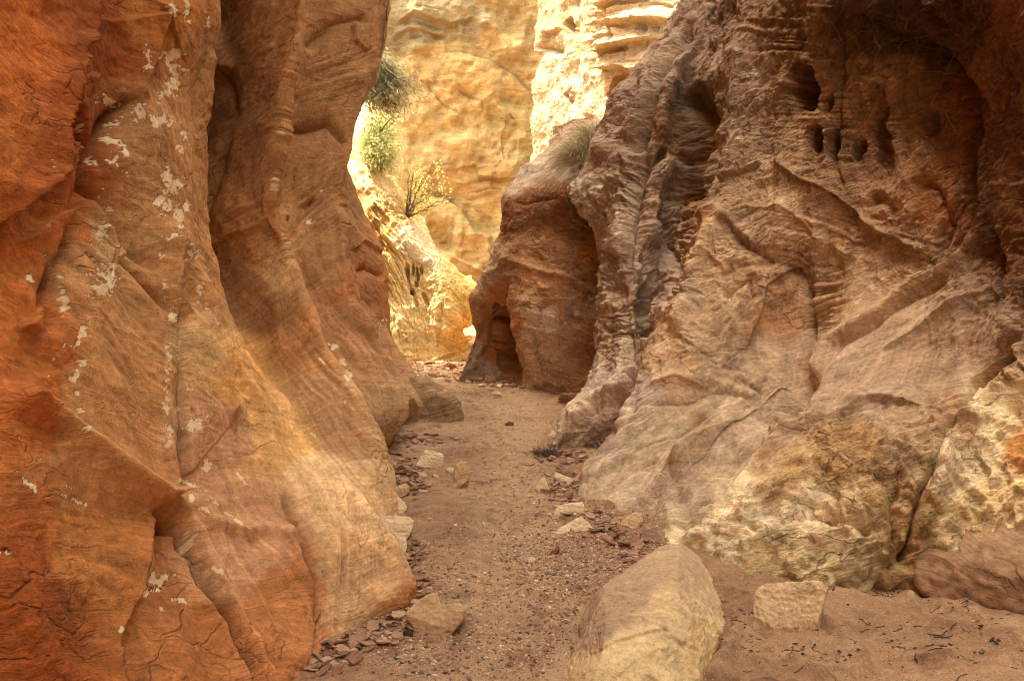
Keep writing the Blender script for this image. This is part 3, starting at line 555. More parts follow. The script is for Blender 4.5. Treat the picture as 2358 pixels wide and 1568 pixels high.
RZ = [(1500, 120, (.24, .155, .10), 90), (1600, 60, (.22, .14, .09), 80), (1440, 350, (.27, .17, .105), 70), (1560, 300, (.21, .11, .055), 60), (1590, 470, (.24, .115, .05), 40), (1500, 480, (.30, .20, .125), 70), (1400, 480, (.42, .31, .205), 60), (1440, 600, GR, 60), (1540, 660, GR, 60), (1460, 760, (.36, .25, .16), 60), (1395, 700, (.40, .28, .18), 30), (1420, 900, GR2, 70), (1330, 980, (.45, .33, .22), 50), (1400, 1010, (.32, .22, .165), 50),
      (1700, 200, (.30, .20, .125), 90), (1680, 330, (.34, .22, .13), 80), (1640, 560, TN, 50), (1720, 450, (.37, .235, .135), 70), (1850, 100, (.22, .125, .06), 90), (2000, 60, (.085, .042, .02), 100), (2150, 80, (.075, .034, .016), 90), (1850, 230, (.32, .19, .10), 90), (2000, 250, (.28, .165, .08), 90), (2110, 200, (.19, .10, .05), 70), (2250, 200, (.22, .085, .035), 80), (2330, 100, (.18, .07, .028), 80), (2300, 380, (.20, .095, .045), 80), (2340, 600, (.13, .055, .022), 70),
      (1800, 480, (.42, .27, .155), 80), (1900, 420, (.30, .17, .085), 70), (2000, 520, (.34, .19, .10), 80), (2150, 470, RB, 60), (1780, 620, (.38, .225, .125), 70), (1820, 720, (.38, .20, .10), 60), (1950, 650, (.40, .26, .15), 80), (2100, 620, (.30, .18, .10), 80), (1650, 760, (.40, .265, .155), 70), (1570, 830, TN, 60), (1720, 850, (.36, .24, .15), 70), (1640, 950, (.38, .265, .165), 80), (1520, 1000, (.36, .26, .165), 70), (1390, 1120, (.42, .30, .195), 70), (1700, 1040, (.42, .30, .20), 60), (1560, 1130, (.40, .28, .19), 60),
      (1950, 860, (.34, .23, .15), 100), (2150, 760, (.33, .22, .14), 100), (2270, 700, (.26, .165, .10), 60), (1800, 1100, CB, 50), (1950, 1050, CB, 70), (2080, 1000, (.36, .235, .13), 60), (1720, 1180, CR, 60), (1850, 1160, CR, 70), (1600, 1230, CR, 60), (1950, 1180, (.56, .39, .21), 60), (1750, 1290, (.58, .42, .22), 60), (1950, 1300, (.52, .37, .20), 60), (2080, 1200, (.38, .23, .10), 50), (2050, 1310, CB, 40), (1580, 1270, CB, 25),
      (2200, 1080, CR, 60), (2280, 970, (.70, .54, .32), 60), (2330, 1000, (.55, .26, .08), 40), (2250, 1150, (.64, .46, .24), 60), (2200, 940, (.34, .2, .11), 40), (2340, 880, (.42, .27, .15), 40)]
RV = [(1640, 850, 260, .5), (1700, 1060, 200, .8), (1950, 780, 260, .5), (2000, 560, 230, .4), (2250, 450, 160, .4), (1430, 1120, 120, .7), (1950, 950, 200, .7), (2230, 330, 110, .3), (1420, 850, 90, .6)]
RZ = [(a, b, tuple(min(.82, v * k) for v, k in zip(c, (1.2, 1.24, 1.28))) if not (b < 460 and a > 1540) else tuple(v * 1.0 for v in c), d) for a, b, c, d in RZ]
M_RIGHT = rock_mat('brown_sandstone', gleam=.32, bed_rot=(-18, -15, 0), bed=13, bed_amt=.16, blotch=.4, vein=1.0, vein_scale=2.4, crack=.32, bump=1.0, dark=(.08, .042, .022), dark_amt=.4, warm=(.32, .13, .045))
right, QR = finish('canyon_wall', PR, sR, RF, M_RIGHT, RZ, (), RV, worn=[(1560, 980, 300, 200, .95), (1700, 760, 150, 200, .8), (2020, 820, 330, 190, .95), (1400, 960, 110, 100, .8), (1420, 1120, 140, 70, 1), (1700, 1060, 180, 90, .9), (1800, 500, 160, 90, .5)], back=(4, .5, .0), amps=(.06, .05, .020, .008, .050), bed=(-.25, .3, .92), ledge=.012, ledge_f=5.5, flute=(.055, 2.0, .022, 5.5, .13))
tag(right, 'grey brown sandstone wall pitted with small caves, whole right side of the canyon', 'rock wall')
# ================================================================ camera, light
def set_world():
    sc = bpy.context.scene
    cam = bpy.data.cameras.new('camera'); co = bpy.data.objects.new('camera', cam); C.objects.link(co)
    cam.sensor_width = 36; cam.lens = 36 * F / 2358; cam.clip_end = 500; cam.clip_start = .05
    co.location = EYE; co.rotation_euler = (math.radians(90) - PITCH, 0, 0); sc.camera = co
    w = bpy.data.worlds.new('World'); sc.world = w; w.use_nodes = True
    nt = w.node_tree; bg = nt.nodes['Background']
    sky = nt.nodes.new('ShaderNodeTexSky'); sky.sky_type = 'NISHITA'; sky.sun_disc = False
    d = np.array(SUN_TO) / np.linalg.norm(SUN_TO)
    sky.sun_elevation = math.asin(d[2]); sky.sun_rotation = math.atan2(d[0], d[1]); sky.dust_density = 4.0; sky.air_density = .7; sky.ozone_density = .5
    hs = nt.nodes.new('ShaderNodeHueSaturation'); hs.inputs['Saturation'].default_value = .35; nt.links.new(sky.outputs[0], hs.inputs['Color'])   # bright hazy sky
    tn = nt.nodes.new('ShaderNodeMix'); tn.data_type = 'RGBA'; tn.blend_type = 'MULTIPLY'; tn.inputs[0].default_value = 1; nt.links.new(hs.outputs[0], tn.inputs[6]); tn.inputs[7].default_value = (1, .935, .75, 1)   # dusty warm air
    nt.links.new(tn.outputs[2], bg.inputs[0]); bg.inputs[1].default_value = SKY
    s = bpy.data.lights.new('sun', 'SUN'); so = bpy.data.objects.new('sun', s); C.objects.link(so)
    s.energy = SUN_E; s.angle = math.radians(.53); s.color = (1, .86, .60)
    from mathutils import Vector
    so.rotation_euler = Vector(d).to_track_quat('Z', 'Y').to_euler()
    vs = sc.view_settings; vs.view_transform = 'Standard'; vs.look = 'None'; vs.exposure = EXPO; vs.gamma = 1
    sc.cycles.max_bounces = 10; sc.cycles.diffuse_bounces = 3; sc.cycles.filter_width = 1.0; sc.cycles.use_denoising = True; sc.cycles.use_adaptive_sampling = True; sc.cycles.adaptive_threshold = .02
    sc.cycles.sample_clamp_indirect = 12
SUN_TO = (-.40, .05, .915); SKY = .15; SUN_E = 2.2; EXPO = 3.18
set_world()
# ================================================================ ground
def axis(segs):
    return np.unique(np.concatenate([np.linspace(a, b, max(2, int(n * PREVIEW)), endpoint=False) for a, b, n in segs] + [[segs[-1][1]]]))
gx = axis([(-60, -8, 14), (-8, -1.6, 40), (-1.6, 1.4, 420), (1.4, 2.8, 160), (2.8, 8, 40), (8, 60, 14)])
gy = axis([(-60, -4, 14), (-4, 2.2, 60), (2.2, 5, 560), (5, 9, 300), (9, 20, 200), (20, 60, 40), (60, 120, 10)])
GX, GY = np.meshgrid(gx, gy, indexing='ij')
G = p3(GX, GY, 0.0).astype(np.float32)
gz = .030 * fbm(G * .9, 3, 71) + .016 * fbm(G * 3.1, 3, 72) + .006 * fbm(G * 13, 3, 73) + .0022 * ridged(G * 40, 3, 74)
near = sstep(60, 20, GY) * sstep(30, 10, abs(GX))
bank = .012 * sstep(.75, 1.6, GX) * sstep(5, 4, GY)
dune = .03 * ridged(G * 4.2 + .2, 2, 77) * sstep(.8, 1.3, GX) * sstep(4.6, 4.0, GY)
path = -.02 * np.exp(-((GX + .02 - .02 * (GY - 5)) / .35) ** 2)
foot = np.zeros(GX.shape, np.float32)
for _ in range(70):                                  # trodden hollows along the path and in the soft sand
    fy = random.uniform(2.9, 9); fx = random.gauss(.02, .2) if random.random() < .6 else random.uniform(.9, 2.2)
    if fx > .8: fy = random.uniform(2.9, 4.0)
    a = random.gauss(0, .35); c_, s_ = math.cos(a), math.sin(a); dx, dy = GX - fx, GY - fy
    q = ((dx * c_ + dy * s_) / .055) ** 2 + ((dy * c_ - dx * s_) / .14) ** 2
    foot += random.uniform(.3, 1) * (-.020 * np.exp(-q ** 2) + .008 * np.exp(-(np.sqrt(q) - 1.35) ** 2 * 8))
bx, by = GX - .605, GY - 3.44; ba = math.atan2(1.0, .46); bu, bv = (bx * math.cos(ba) + by * math.sin(ba)) / .93, (by * math.cos(ba) - bx * math.sin(ba)) / .33
foot += .035 * np.exp(-((np.sqrt(bu * bu + bv * bv) - 1.02) / .16) ** 2) * (1 + .5 * fbm(G * 5, 2, 79))   # sand banked round the boulder
ZG = (gz * near + bank + dune + path + foot).astype(np.float32)
G[..., 2] = ZG
def ground_z(x, y):
    i = np.clip(np.searchsorted(gx, x), 0, len(gx) - 1); j = np.clip(np.searchsorted(gy, y), 0, len(gy) - 1)
    return ZG[i, j]
def sand_mat():
    t = NT('red_sand'); co = t.n('ShaderNodeTexCoord').outputs['Object']
    f1, _ = t.noise(co, 1.6, 5, .6); f2, _ = t.noise(co, 14, 6, .65); f3, _ = t.noise(co, 120, 4, .7); f4, _ = t.noise(t.warp(co, 4, .2), 5., 5, .6)
    c = t.mix(t.rng(f1, .36, .64), (.24, .135, .078), (.365, .225, .132))
    sx0 = t.n('ShaderNodeSeparateXYZ'); t.put(sx0.inputs[0], t.warp(co, 1.2, .5)); tr = t.rng(t.math('ABSOLUTE', t.math('SUBTRACT', sx0.outputs[0], .28)), .10, .50, .5, 0, True)
    c = t.mix(tr, c, (.43, .29, .175))                      # dust on the trodden line
    c = t.mix(t.rng(f4, .55, .70), c, (.18, .095, .055))
    c = t.mix(1.0, c, t.mix(t.rng(f2, .3, .7), (.75,) * 3, (1.22,) * 3), 'MULTIPLY')
    c = t.mix(1.0, c, t.mix(t.rng(f3, .3, .7), (.68,) * 3, (1.34,) * 3), 'MULTIPLY')
    v = t.n('ShaderNodeTexVoronoi'); t.put(v.inputs['Vector'], co); v.inputs['Scale'].default_value = 75
    sp = t.rng(v.outputs['Distance'], .16, .28, 1, 0); sx = t.n('ShaderNodeSeparateColor'); t.put(sx.inputs[0], v.outputs['Color'])
    pal = t.math('MULTIPLY', sp, t.rng(sx.outputs[0], .70, .72)); drk = t.math('MULTIPLY', sp, t.rng(sx.outputs[1], .72, .74))
    c = t.mix(t.math('MULTIPLY', pal, .8), c, (.60, .47, .33)); c = t.mix(t.math('MULTIPLY', drk, .8), c, (.07, .045, .035))
    h = t.math('ADD', t.math('MULTIPLY', f2, 1.0), t.math('MULTIPLY', f3, .35)); h = t.math('ADD', h, t.math('MULTIPLY', sp, .35))
    t.put(t.b.inputs['Base Color'], c); t.b.inputs['Roughness'].default_value = .95; t.b.inputs['Specular IOR Level'].default_value = .1
    t.put(t.b.inputs['Normal'], t.bump(h, .8, .012)); return t.m
ground = mesh_from('ground', G, grid_faces(*G.shape[:2]), sand_mat())
tag(ground, 'reddish sandy canyon floor with a trodden path between the walls', 'ground', kind='structure')
# ================================================================ the rounded buttress in the middle
B = [
 ([(1330, 890, 14), (1300, 600, 14), (1330, 380, 13.8), (1350, 300, 14)], 0),
 ([(1052, 885, 12.2), (1086, 800, 12.25), (1104, 765, 12.3), (1101, 722, 12.3), (1092, 682, 12.3), (1124, 612, 12.3), (1173, 545, 12.2), (1178, 500, 12.2), (1166, 462, 12.2), (1180, 430, 12.3), (1232, 372, 12.8), (1250, 352, 13.2)], .5),
 ([(1150, 872, 12.45), (1160, 820, 12.55), (1148, 760, 12.5), (1135, 700, 12.1), (1150, 640, 11.9), (1182, 560, 11.8), (1186, 500, 11.8), (1185, 460, 11.8), (1200, 432, 11.9), (1250, 370, 12.6), (1268, 348, 13)], .2),
 ([(1206, 893, 11.5), (1206, 840, 11.45), (1200, 760, 11.4), (1188, 690, 11.45), (1185, 610, 11.5), (1205, 530, 11.5), (1215, 470, 11.45), (1222, 435, 11.5), (1270, 365, 12.2), (1290, 335, 12.8)], .6),
 ([(1278, 897, 11.3), (1282, 850, 11.15), (1290, 760, 11.0), (1290, 640, 11.1), (1290, 520, 11.15), (1298, 450, 10.9), (1302, 425, 10.95), (1330, 345, 11.8), (1340, 310, 12.4)], 0),
 ([(1372, 905, 11.1), (1392, 830, 11.2), (1402, 750, 11.3), (1400, 650, 11.4), (1398, 540, 11.4), (1395, 450, 11.0), (1395, 420, 11), (1400, 330, 11.6), (1410, 280, 12.2)], 0),
 ([(1470, 905, 11.6), (1480, 600, 12), (1470, 420, 12), (1480, 280, 12.4)], 0),
]
zb = rows([(-.2, 4.1, 420)])
PB = loft([(p, s, (.5, .6)) for p, s in B], cnt(20, 80, 60, 120, 120, 40), zb, smooth=.05)
sB = facing(PB, (0, 0, 2))
BF = [('crease', [(1170, 640), (1150, 700), (1165, 760)], 12, .12), ('pit', 1165, 790, 33, 82, -12, .30, 3), ('ridge', [(1110, 640), (1180, 600), (1300, 640), (1390, 690)], 8, .04), ('ridge', [(1085, 860), (1110, 790), (1130, 800), (1140, 850)], 12, .06),
      ('step', [(1290, 430), (1325, 500), (1382, 545), (1400, 700)], 60, -.08), ('crease', [(1180, 470), (1300, 455)], 10, .05), ('stria', 1290, 560, 120, 120, -8, 9, .014), ('stria', 1280, 760, 110, 150, -15, 10, .009), ('stria', 1280, 380, 120, 70, 30, 8, .05), ('bump', 1240, 760, 40, 90, 10, .08)]
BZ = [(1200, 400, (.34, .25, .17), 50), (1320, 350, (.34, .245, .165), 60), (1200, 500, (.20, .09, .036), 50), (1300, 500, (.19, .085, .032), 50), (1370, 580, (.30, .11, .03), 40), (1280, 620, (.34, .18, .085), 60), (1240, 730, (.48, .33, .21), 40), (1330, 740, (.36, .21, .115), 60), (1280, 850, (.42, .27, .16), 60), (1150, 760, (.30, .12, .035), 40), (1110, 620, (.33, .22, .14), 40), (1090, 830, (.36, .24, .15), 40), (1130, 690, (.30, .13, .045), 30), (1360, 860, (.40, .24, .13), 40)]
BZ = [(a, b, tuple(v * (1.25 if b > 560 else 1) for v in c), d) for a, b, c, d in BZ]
M_BUT = rock_mat('buttress_sandstone', bed_rot=(4, 8, 0), bed=9, bed_amt=.14, blotch=.4, vein=.4, vein_scale=1.2, crack=.4, bump=.7, size=.8, dark_amt=.45)
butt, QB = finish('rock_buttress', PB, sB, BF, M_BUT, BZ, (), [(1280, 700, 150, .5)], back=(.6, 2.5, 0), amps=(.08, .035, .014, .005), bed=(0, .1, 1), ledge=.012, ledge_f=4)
tag(butt, 'rounded brown buttress with hollow undercut side, standing where the path bends', 'rock')

# ================================================================ the glowing ledge on the left beyond the bend
Y = [
 ([(700, 840, 14.5), (700, 600, 15), (720, 340, 16.5), (740, 300, 18), (700, 280, 24)], 0),
 ([(850, 845, 14.6), (850, 700, 14.9), (845, 560, 15.2), (835, 420, 15.7), (830, 330, 16.2), (835, 275, 17), (850, 245, 19), (860, 235, 22)], 0),
 ([(905, 845, 14.8), (905, 720, 15), (895, 600, 15.2), (880, 510, 15.4), (862, 450, 15.7), (872, 420, 16.0), (884, 375, 17), (890, 362, 19)], 0),
 ([(958, 842, 14.9), (965, 760, 15.1), (975, 680, 15.2), (965, 600, 15.3), (940, 545, 15.5), (946, 525, 15.8), (938, 480, 16.7), (930, 462, 18)], 0),
 ([(1020, 838, 15.1), (1025, 770, 15.3), (1040, 720, 15.2), (1030, 650, 15.3), (1012, 628, 15.5), (1014, 610, 15.8), (1004, 582, 16.6), (1000, 576, 18)], 0),
 ([(1085, 835, 15.6), (1060, 790, 15.9), (1050, 750, 15.9), (1078, 715, 15.6), (1094, 690, 15.6), (1092, 668, 15.8), (1085, 655, 17), (1070, 640, 18)], .3),
 ([(1110, 835, 17), (1080, 790, 17), (1070, 750, 17), (1085, 715, 17), (1100, 690, 17.2), (1092, 670, 17.5), (1080, 655, 18.4), (1065, 645, 19)], 0),
]
PY = loft([(p, s) for p, s in Y], cnt(20, 90, 90, 100, 80, 30), None, smooth=.25, nr=int(420 * PREVIEW))
sY = facing(PY, (0, 0, 2))
YF = [('pit', 938, 624, 5, 14, -8, .22), ('pit', 951, 622, 4, 13, -8, .2), ('pit', 962, 632, 4, 16, -12, .2), ('pit', 970, 625, 4, 10, 0, .2), ('pit', 949, 672, 6, 8, 0, .25), ('pit', 960, 655, 5, 8, 0, .2), ('pit', 943, 650, 4, 26, -10, .12), ('pit', 957, 690, 4, 24, -14, .12), ('pit', 980, 690, 5, 20, -20, .15),
      ('pit', 1071, 764, 11, 14, 0, .4, 4), ('pit', 1075, 795, 16, 9, 0, .15), ('crease', [(1000, 640), (1015, 700), (1030, 760)], 5, .06), ('stria', 950, 700, 60, 130, -75, 7, .07), ('stria', 1030, 720, 60, 90, 80, 9, .05), ('stria', 880, 560, 60, 150, -55, 8, .15), ('stria', 1000, 810, 100, 40, 20, 9, .08)]
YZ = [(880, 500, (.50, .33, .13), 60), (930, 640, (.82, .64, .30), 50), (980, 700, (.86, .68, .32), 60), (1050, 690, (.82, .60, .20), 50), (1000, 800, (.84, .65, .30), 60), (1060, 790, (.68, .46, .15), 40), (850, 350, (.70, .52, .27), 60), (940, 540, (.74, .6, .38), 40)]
M_YEL = rock_mat('yellow_sandstone', bed_rot=(0, 35, 0), bed=6, bed_amt=.22, blotch=.3, crack=.4, bump=.6, size=.6, warm=(.50, .24, .04), dark=(.25, .13, .04), dark_amt=.35)
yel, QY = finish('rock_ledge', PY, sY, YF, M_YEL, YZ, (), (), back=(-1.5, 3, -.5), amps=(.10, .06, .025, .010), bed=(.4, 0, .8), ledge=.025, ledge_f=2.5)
tag(yel, 'golden glowing ledge sloping down to the path beyond the bend', 'rock')

# ================================================================ the tall cliff behind
K = [
 ([W(-32, 30, -1), W(-32, 31, 12), W(-31, 33, 26)], 0), ([W(-18, 35, -1), W(-18, 35.5, 12), W(-18, 37, 26)], 0), ([W(-8, 37.5, -1), W(-8, 37.8, 12), W(-8, 38.6, 26)], 0),
 ([W(0, 38, -1), W(0, 38, 12), W(0, 38.6, 26)], 0), ([W(4, 37.5, -1), W(4, 37.6, 12), W(4, 38.4, 26)], 0), ([W(12, 38, -1), W(12, 38, 12), W(12, 38.4, 26)], 0), ([W(30, 34, -1), W(30, 34, 26)], 0),
]
zk = rows([(-1, 17, 520), (17, 24, 24)])
PK = loft(K, cnt(10, 60, 330, 170, 40, 10), zk, smooth=.2)
sK = facing(PK, (0, 0, 2))
KF = [('seep_shade', [(1238, 228), (1192, 176), (1130, 136), (1062, 118), (1010, 118)], 3, .5), ('seep_shade', [(1020, 446), (1062, 482), (1090, 530), (1126, 545), (1132, 578)], 4, .5), ('seep_shade', [(1050, 205), (1110, 235), (1113, 262)], 2.5, .45), ('seep_shade', [(980, 190), (1020, 240), (1062, 262)], 2.5, .4), ('seep_shade', [(1078, 520), (1062, 560), (1048, 585)], 2.5, .5), ('seep_shade', [(900, 104), (980, 92), (1040, 96), (1110, 106)], 5, .4), ('seep_shade', [(1095, 372), (1100, 412), (1150, 420), (1232, 416)], 4, .35), ('pale', [(948, 540), (1000, 570), (1060, 596), (1120, 626)], 5, .35), ('step', [(1235, 225), (1190, 175), (1130, 135), (1060, 118), (1010, 118)], 90, .25), ('step', [(900, 105), (980, 92), (1040, 95), (1110, 105)], 60, -.35), ('crease', [(900, 125), (950, 128), (1000, 125)], 8, .25), ('step', [(1010, 455), (1060, 480), (1090, 530), (1125, 545), (1130, 575)], 120, -.45, 'nofade'), ('step', [(1130, 585), (1126, 545), (1100, 528), (1066, 480), (1020, 445)], 8, .25, 'nofade'),
      ('edge', [(945, 545), (1000, 575), (1060, 600), (1120, 630)], 7, .30), ('step', [(1090, 370), (1100, 410), (1150, 420), (1230, 415)], 60, .30), ('step', [(960, 400), (1040, 395), (1110, 380)], 60, .2), ('crease', [(1050, 205), (1110, 235), (1112, 260)], 4, .15), ('crease', [(980, 190), (1020, 240), (1060, 260)], 4, .12), ('crease', [(1075, 575), (1060, 600), (1045, 560)], 4, .1),
      ('pit', 1175, 330, 20, 60, 0, .25), ('step', [(905, 60), (960, 45), (1040, 60), (1100, 40)], 50, .5), ('step', [(905, 80), (960, 75), (1030, 85)], 30, .4), ('stria', 1000, 50, 120, 45, -5, 6, 0.135), ('stria', 1080, 230, 150, 120, -6, 7, 0.045), ('stria', 1120, 400, 130, 90, 5, 7, 0.081), ('stria', 1080, 560, 110, 60, 8, 6, 0.045), ('pit', 1035, 240, 26, 12, -20, .12)]
KZ = [(950, 40, (0.333, 0.275, 0.184), 60), (1060, 50, (0.392, 0.319, 0.207), 50), (1150, 30, (0.451, 0.33, 0.172), 50), (960, 85, (0.372, 0.308, 0.196), 25), (1000, 160, (0.549, 0.396, 0.196), 80), (1120, 110, (0.49, 0.341, 0.167), 60), (1060, 260, (0.588, 0.44, 0.218), 80), (1160, 160, (0.451, 0.319, 0.161), 40), (1190, 100, (0.431, 0.319, 0.172), 20), (1100, 320, (0.539, 0.407, 0.207), 70), (1180, 300, (0.451, 0.341, 0.172), 50), (960, 320, (0.588, 0.462, 0.253), 60), (1120, 390, (0.412, 0.275, 0.132), 60), (1040, 420, (0.51, 0.363, 0.172), 50), (1060, 540, (0.49, 0.363, 0.184), 50), (1150, 480, (0.549, 0.429, 0.23), 50), (1100, 640, (0.51, 0.363, 0.184), 50)]
KZ = [(a, b, tuple(w * v for w, v in zip((.66, .62, .50), c)), d) for a, b, c, d in KZ]
M_CLIFF = rock_mat('cliff_sandstone', bed_rot=(2, 6, 0), gleam=.06, bed=5, bed_amt=.15, blotch=.08, crack=.4, crack_scale=1.1, bump=.35, size=.28, grain=.8, dark=(.22, .14, .075), dark_amt=.2, warm=(.46, .27, .11))
cliff, QK = finish('cliff', PK, sK, KF, M_CLIFF, KZ, (), (), back=(0, 8, 0), amps=(.30, .035, .014, .006), bed=(.05, 0, 1), ledge=.012, ledge_f=.9)
tag(cliff, 'tall smooth tan cliff with spalled curved edges closing off the canyon', 'cliff')

# ================================================================ the sunlit pillar and blocky wall on the right behind
S = [
 ([W(2.2, 31, -1), W(2.2, 31, 20)], 0),
 ([(1225, 700, 27), (1222, 380, 26.6), (1230, 280, 26.4), (1240, 180, 26.2), (1234, 100, 26.2), (1243, -20, 26.4), (1250, -300, 27)], .6),
 ([(1300, 700, 24), (1310, 360, 24), (1325, 200, 24), (1332, 60, 24), (1330, -20, 24.4), (1340, -300, 25)], 0),
 ([(1372, 700, 22.6), (1378, 330, 22.6), (1385, 200, 22.8), (1365, 100, 23.0), (1380, -20, 22.6), (1390, -300, 23.6)], .5),
 ([(1480, 700, 20.5), (1480, 280, 20.5), (1480, 150, 20.6), (1490, 60, 20.4), (1490, -20, 20.8), (1500, -300, 22)], 0),
 ([(1640, 700, 18), (1640, 280, 18), (1640, 100, 18), (1640, -20, 18.4), (1650, -300, 19.8)], 0),
 ([(1900, 700, 15.5), (1900, 200, 15.5), (1900, -20, 15.8), (1900, -300, 17)], 0),
]
zs = rows([(-1, 4, 40), (4, 10.8, 330), (10.8, 14.5, 30)])
PS = loft([(p, s, (.05, .2)) for p, s in S], cnt(14, 140, 90, 130, 80, 14), zs, smooth=.12)
sS = facing(PS, (0, 0, 2))
SF = [('crease', [(1330, -20), (1322, 60), (1325, 130), (1318, 200)], 7, .25), ('step', [(1250, 130), (1262, 80), (1300, 70)], 40, .25), ('crease', [(1240, 110), (1300, 120)], 8, .3), ('pit', 1305, 60, 14, 26, 0, .5), ('crease', [(1400, -20), (1372, 100), (1380, 180)], 9, .35), ('crease', [(1300, 215), (1312, 240), (1320, 210)], 4, .25), ('crease', [(1355, 260), (1350, 320)], 6, .3),
      ('step', [(1400, 72), (1480, 66), (1560, 50)], 36, .55), ('step', [(1390, 130), (1450, 112), (1530, 96)], 30, .6), ('step', [(1380, 30), (1450, 22), (1560, 8)], 30, .5), ('step', [(1385, 165), (1450, 160), (1500, 175)], 30, .5), ('pit', 1430, 200, 22, 40, 20, .6), ('pit', 1405, 60, 14, 22, 0, .5), ('crease', [(1420, 60), (1430, 100)], 8, .3), ('crease', [(1500, 60), (1510, 100)], 8, .3), ('stria', 1460, 80, 110, 110, 10, 11, .22), ('stria', 1300, 250, 60, 150, 80, 8, .06), ('pit', 1425, 240, 14, 18, 0, .5)]
SZ = [(1300, 200, (.62, .47, .28), 90), (1260, 60, (.50, .34, .18), 50), (1400, 60, (.52, .36, .19), 60), (1480, 80, (.58, .44, .26), 70), (1440, 200, (.50, .28, .12), 50), (1300, 320, (.60, .46, .28), 60)]
SZ = [(a, b, tuple(.62 * v for v in c), d) for a, b, c, d in SZ]
M_SUN = rock_mat('pillar_sandstone', bed_rot=(4, -6, 0), bed=5, bed_amt=.2, blotch=.4, crack=.6, bump=.35, size=.45, warm=(.45, .22, .08), dark=(.2, .11, .05), dark_amt=.4)
pil, QS = finish('rock_pillar', PS, sS, SF, M_SUN, SZ, (), (), back=(3, 2, 0), amps=(.10, .06, .02, .008), bed=(.1, 0, 1), ledge=.03, ledge_f=1.6)
tag(pil, 'sunlit pale pillar and blocky ledges high behind the dark right wall', 'rock')
# ================================================================ loose rocks
from mathutils import Vector
def hull_rock(name, pts, mat, size, seed, rough=.03, chips=.03, parent=None):
    """one angular block: the hull of a few corner points, weathered"""
    pieces = pts if isinstance(pts[0][0], (list, tuple, np.ndarray)) else [pts]
    bm = bmesh.new()
    for pc in pieces:
        b2 = bmesh.new()
        for p in pc: b2.verts.new(p)
        r = bmesh.ops.convex_hull(b2, input=b2.verts)
        junk = list({g for g in r['geom_interior'] + r['geom_unused'] if isinstance(g, bmesh.types.BMVert)})
        bmesh.ops.delete(b2, geom=junk, context='VERTS')
        tmp = bpy.data.meshes.new('tmp'); b2.to_mesh(tmp); b2.free(); bm.from_mesh(tmp); bpy.data.meshes.remove(tmp)
    me = bpy.data.meshes.new(name); bm.to_mesh(me); bm.free()
    o = bpy.data.objects.new(name, me); C.objects.link(o)
    md = o.modifiers.new('r', 'REMESH'); md.mode = 'VOXEL'; md.voxel_size = size
    ev = o.evaluated_get(bpy.context.evaluated_depsgraph_get())
    m2 = bpy.data.meshes.new_from_object(ev); o.modifiers.clear(); o.data = m2; bpy.data.meshes.remove(me); m2.name = name
    n = len(m2.vertices); co = np.empty(n * 3, np.float32); no = np.empty(n * 3, np.float32)
    m2.vertices.foreach_get('co', co); m2.vertices.foreach_get('normal', no); co = co.reshape(-1, 3); no = no.reshape(-1, 3)
    ext = np.ptp(co, axis=0).mean()
    q = co / ext + seed * 3.7
    rough *= .6; chips *= .7
    h = rough * ext * fbm(q * 2.2, 3, seed) + chips * ext * (ridged(q * 4.5, 3, seed + 3) - .3) * .5 + .012 * ext * fbm(q * 16, 3, seed + 9)
    s = q @ np.array([.3, .2, .93], np.float32) * 7 + .6 * fbm(q * 2, 2, seed + 5)
    h += chips * .5 * ext * ((s - np.floor(s)) ** 2 - .3) * (fbm(q * 1.5, 2, seed + 8) > 0)
    co = co + no * h[:, None]
    m2.vertices.foreach_set('co', co.astype(np.float32).ravel())
    m2.polygons.foreach_set('use_smooth', np.ones(len(m2.polygons), bool)); m2.update()
    m2.materials.clear(); m2.materials.append(mat)
    c = co.mean(0); c[2] = co[:, 2].min()
    m2.transform(__import__('mathutils').Matrix.Translation(-Vector([float(v) for v in c]))); o.location = [float(v) for v in c]
    return o
import bmesh
def outline_rock(name, out, mat, thick, seed, d=None, tilt=0., shrink=.8, size=None, rise=.1, **kw):
    """out: the outline seen from the path, in turn; thick: how far it runs back"""
    pcs = out if isinstance(out[0][0], (tuple, list)) else [out]
    ys = [p[1] for pc in pcs for p in pc]; xs = [p[0] for pc in pcs for p in pc]
    if d is None:
        g = on_ground((min(xs) + max(xs)) / 2, max(ys)); d = (g[1]) * CP - (g[2] - 1.6) * SP
    h = (max(ys) - min(ys)) / F * d
    res = []
    for pc in pcs:
        cx = sum(p[0] for p in pc) / len(pc); cy = sum(p[1] for p in pc) / len(pc); P = []
        r = random.Random(seed)
        for x, y in pc:
            up = (max(ys) - y) / F * d
            dd = d + tilt * up + r.uniform(0, .12) * thick
            P.append(at(x, y, dd))
            if y > max(ys) - .3 * (max(ys) - min(ys)): P.append(at(x, y, dd) - np.array([0, 0, .25 * h + .01]))
            b = at(cx + (x - cx) * shrink, cy + (y - cy) * shrink, d + tilt * up + thick * r.uniform(.8, 1.1)); b[2] += rise * h * 0
            P.append(b); b2 = b.copy(); b2[2] = min(b2[2], -.02) if d < 13 else b2[2] - .3 * h; P.append(b2)
        res.append([tuple(float(v) for v in p) for p in P])
    return hull_rock(name, res if len(res) > 1 else res[0], mat, size or max(.003, h / 46), seed, **kw)

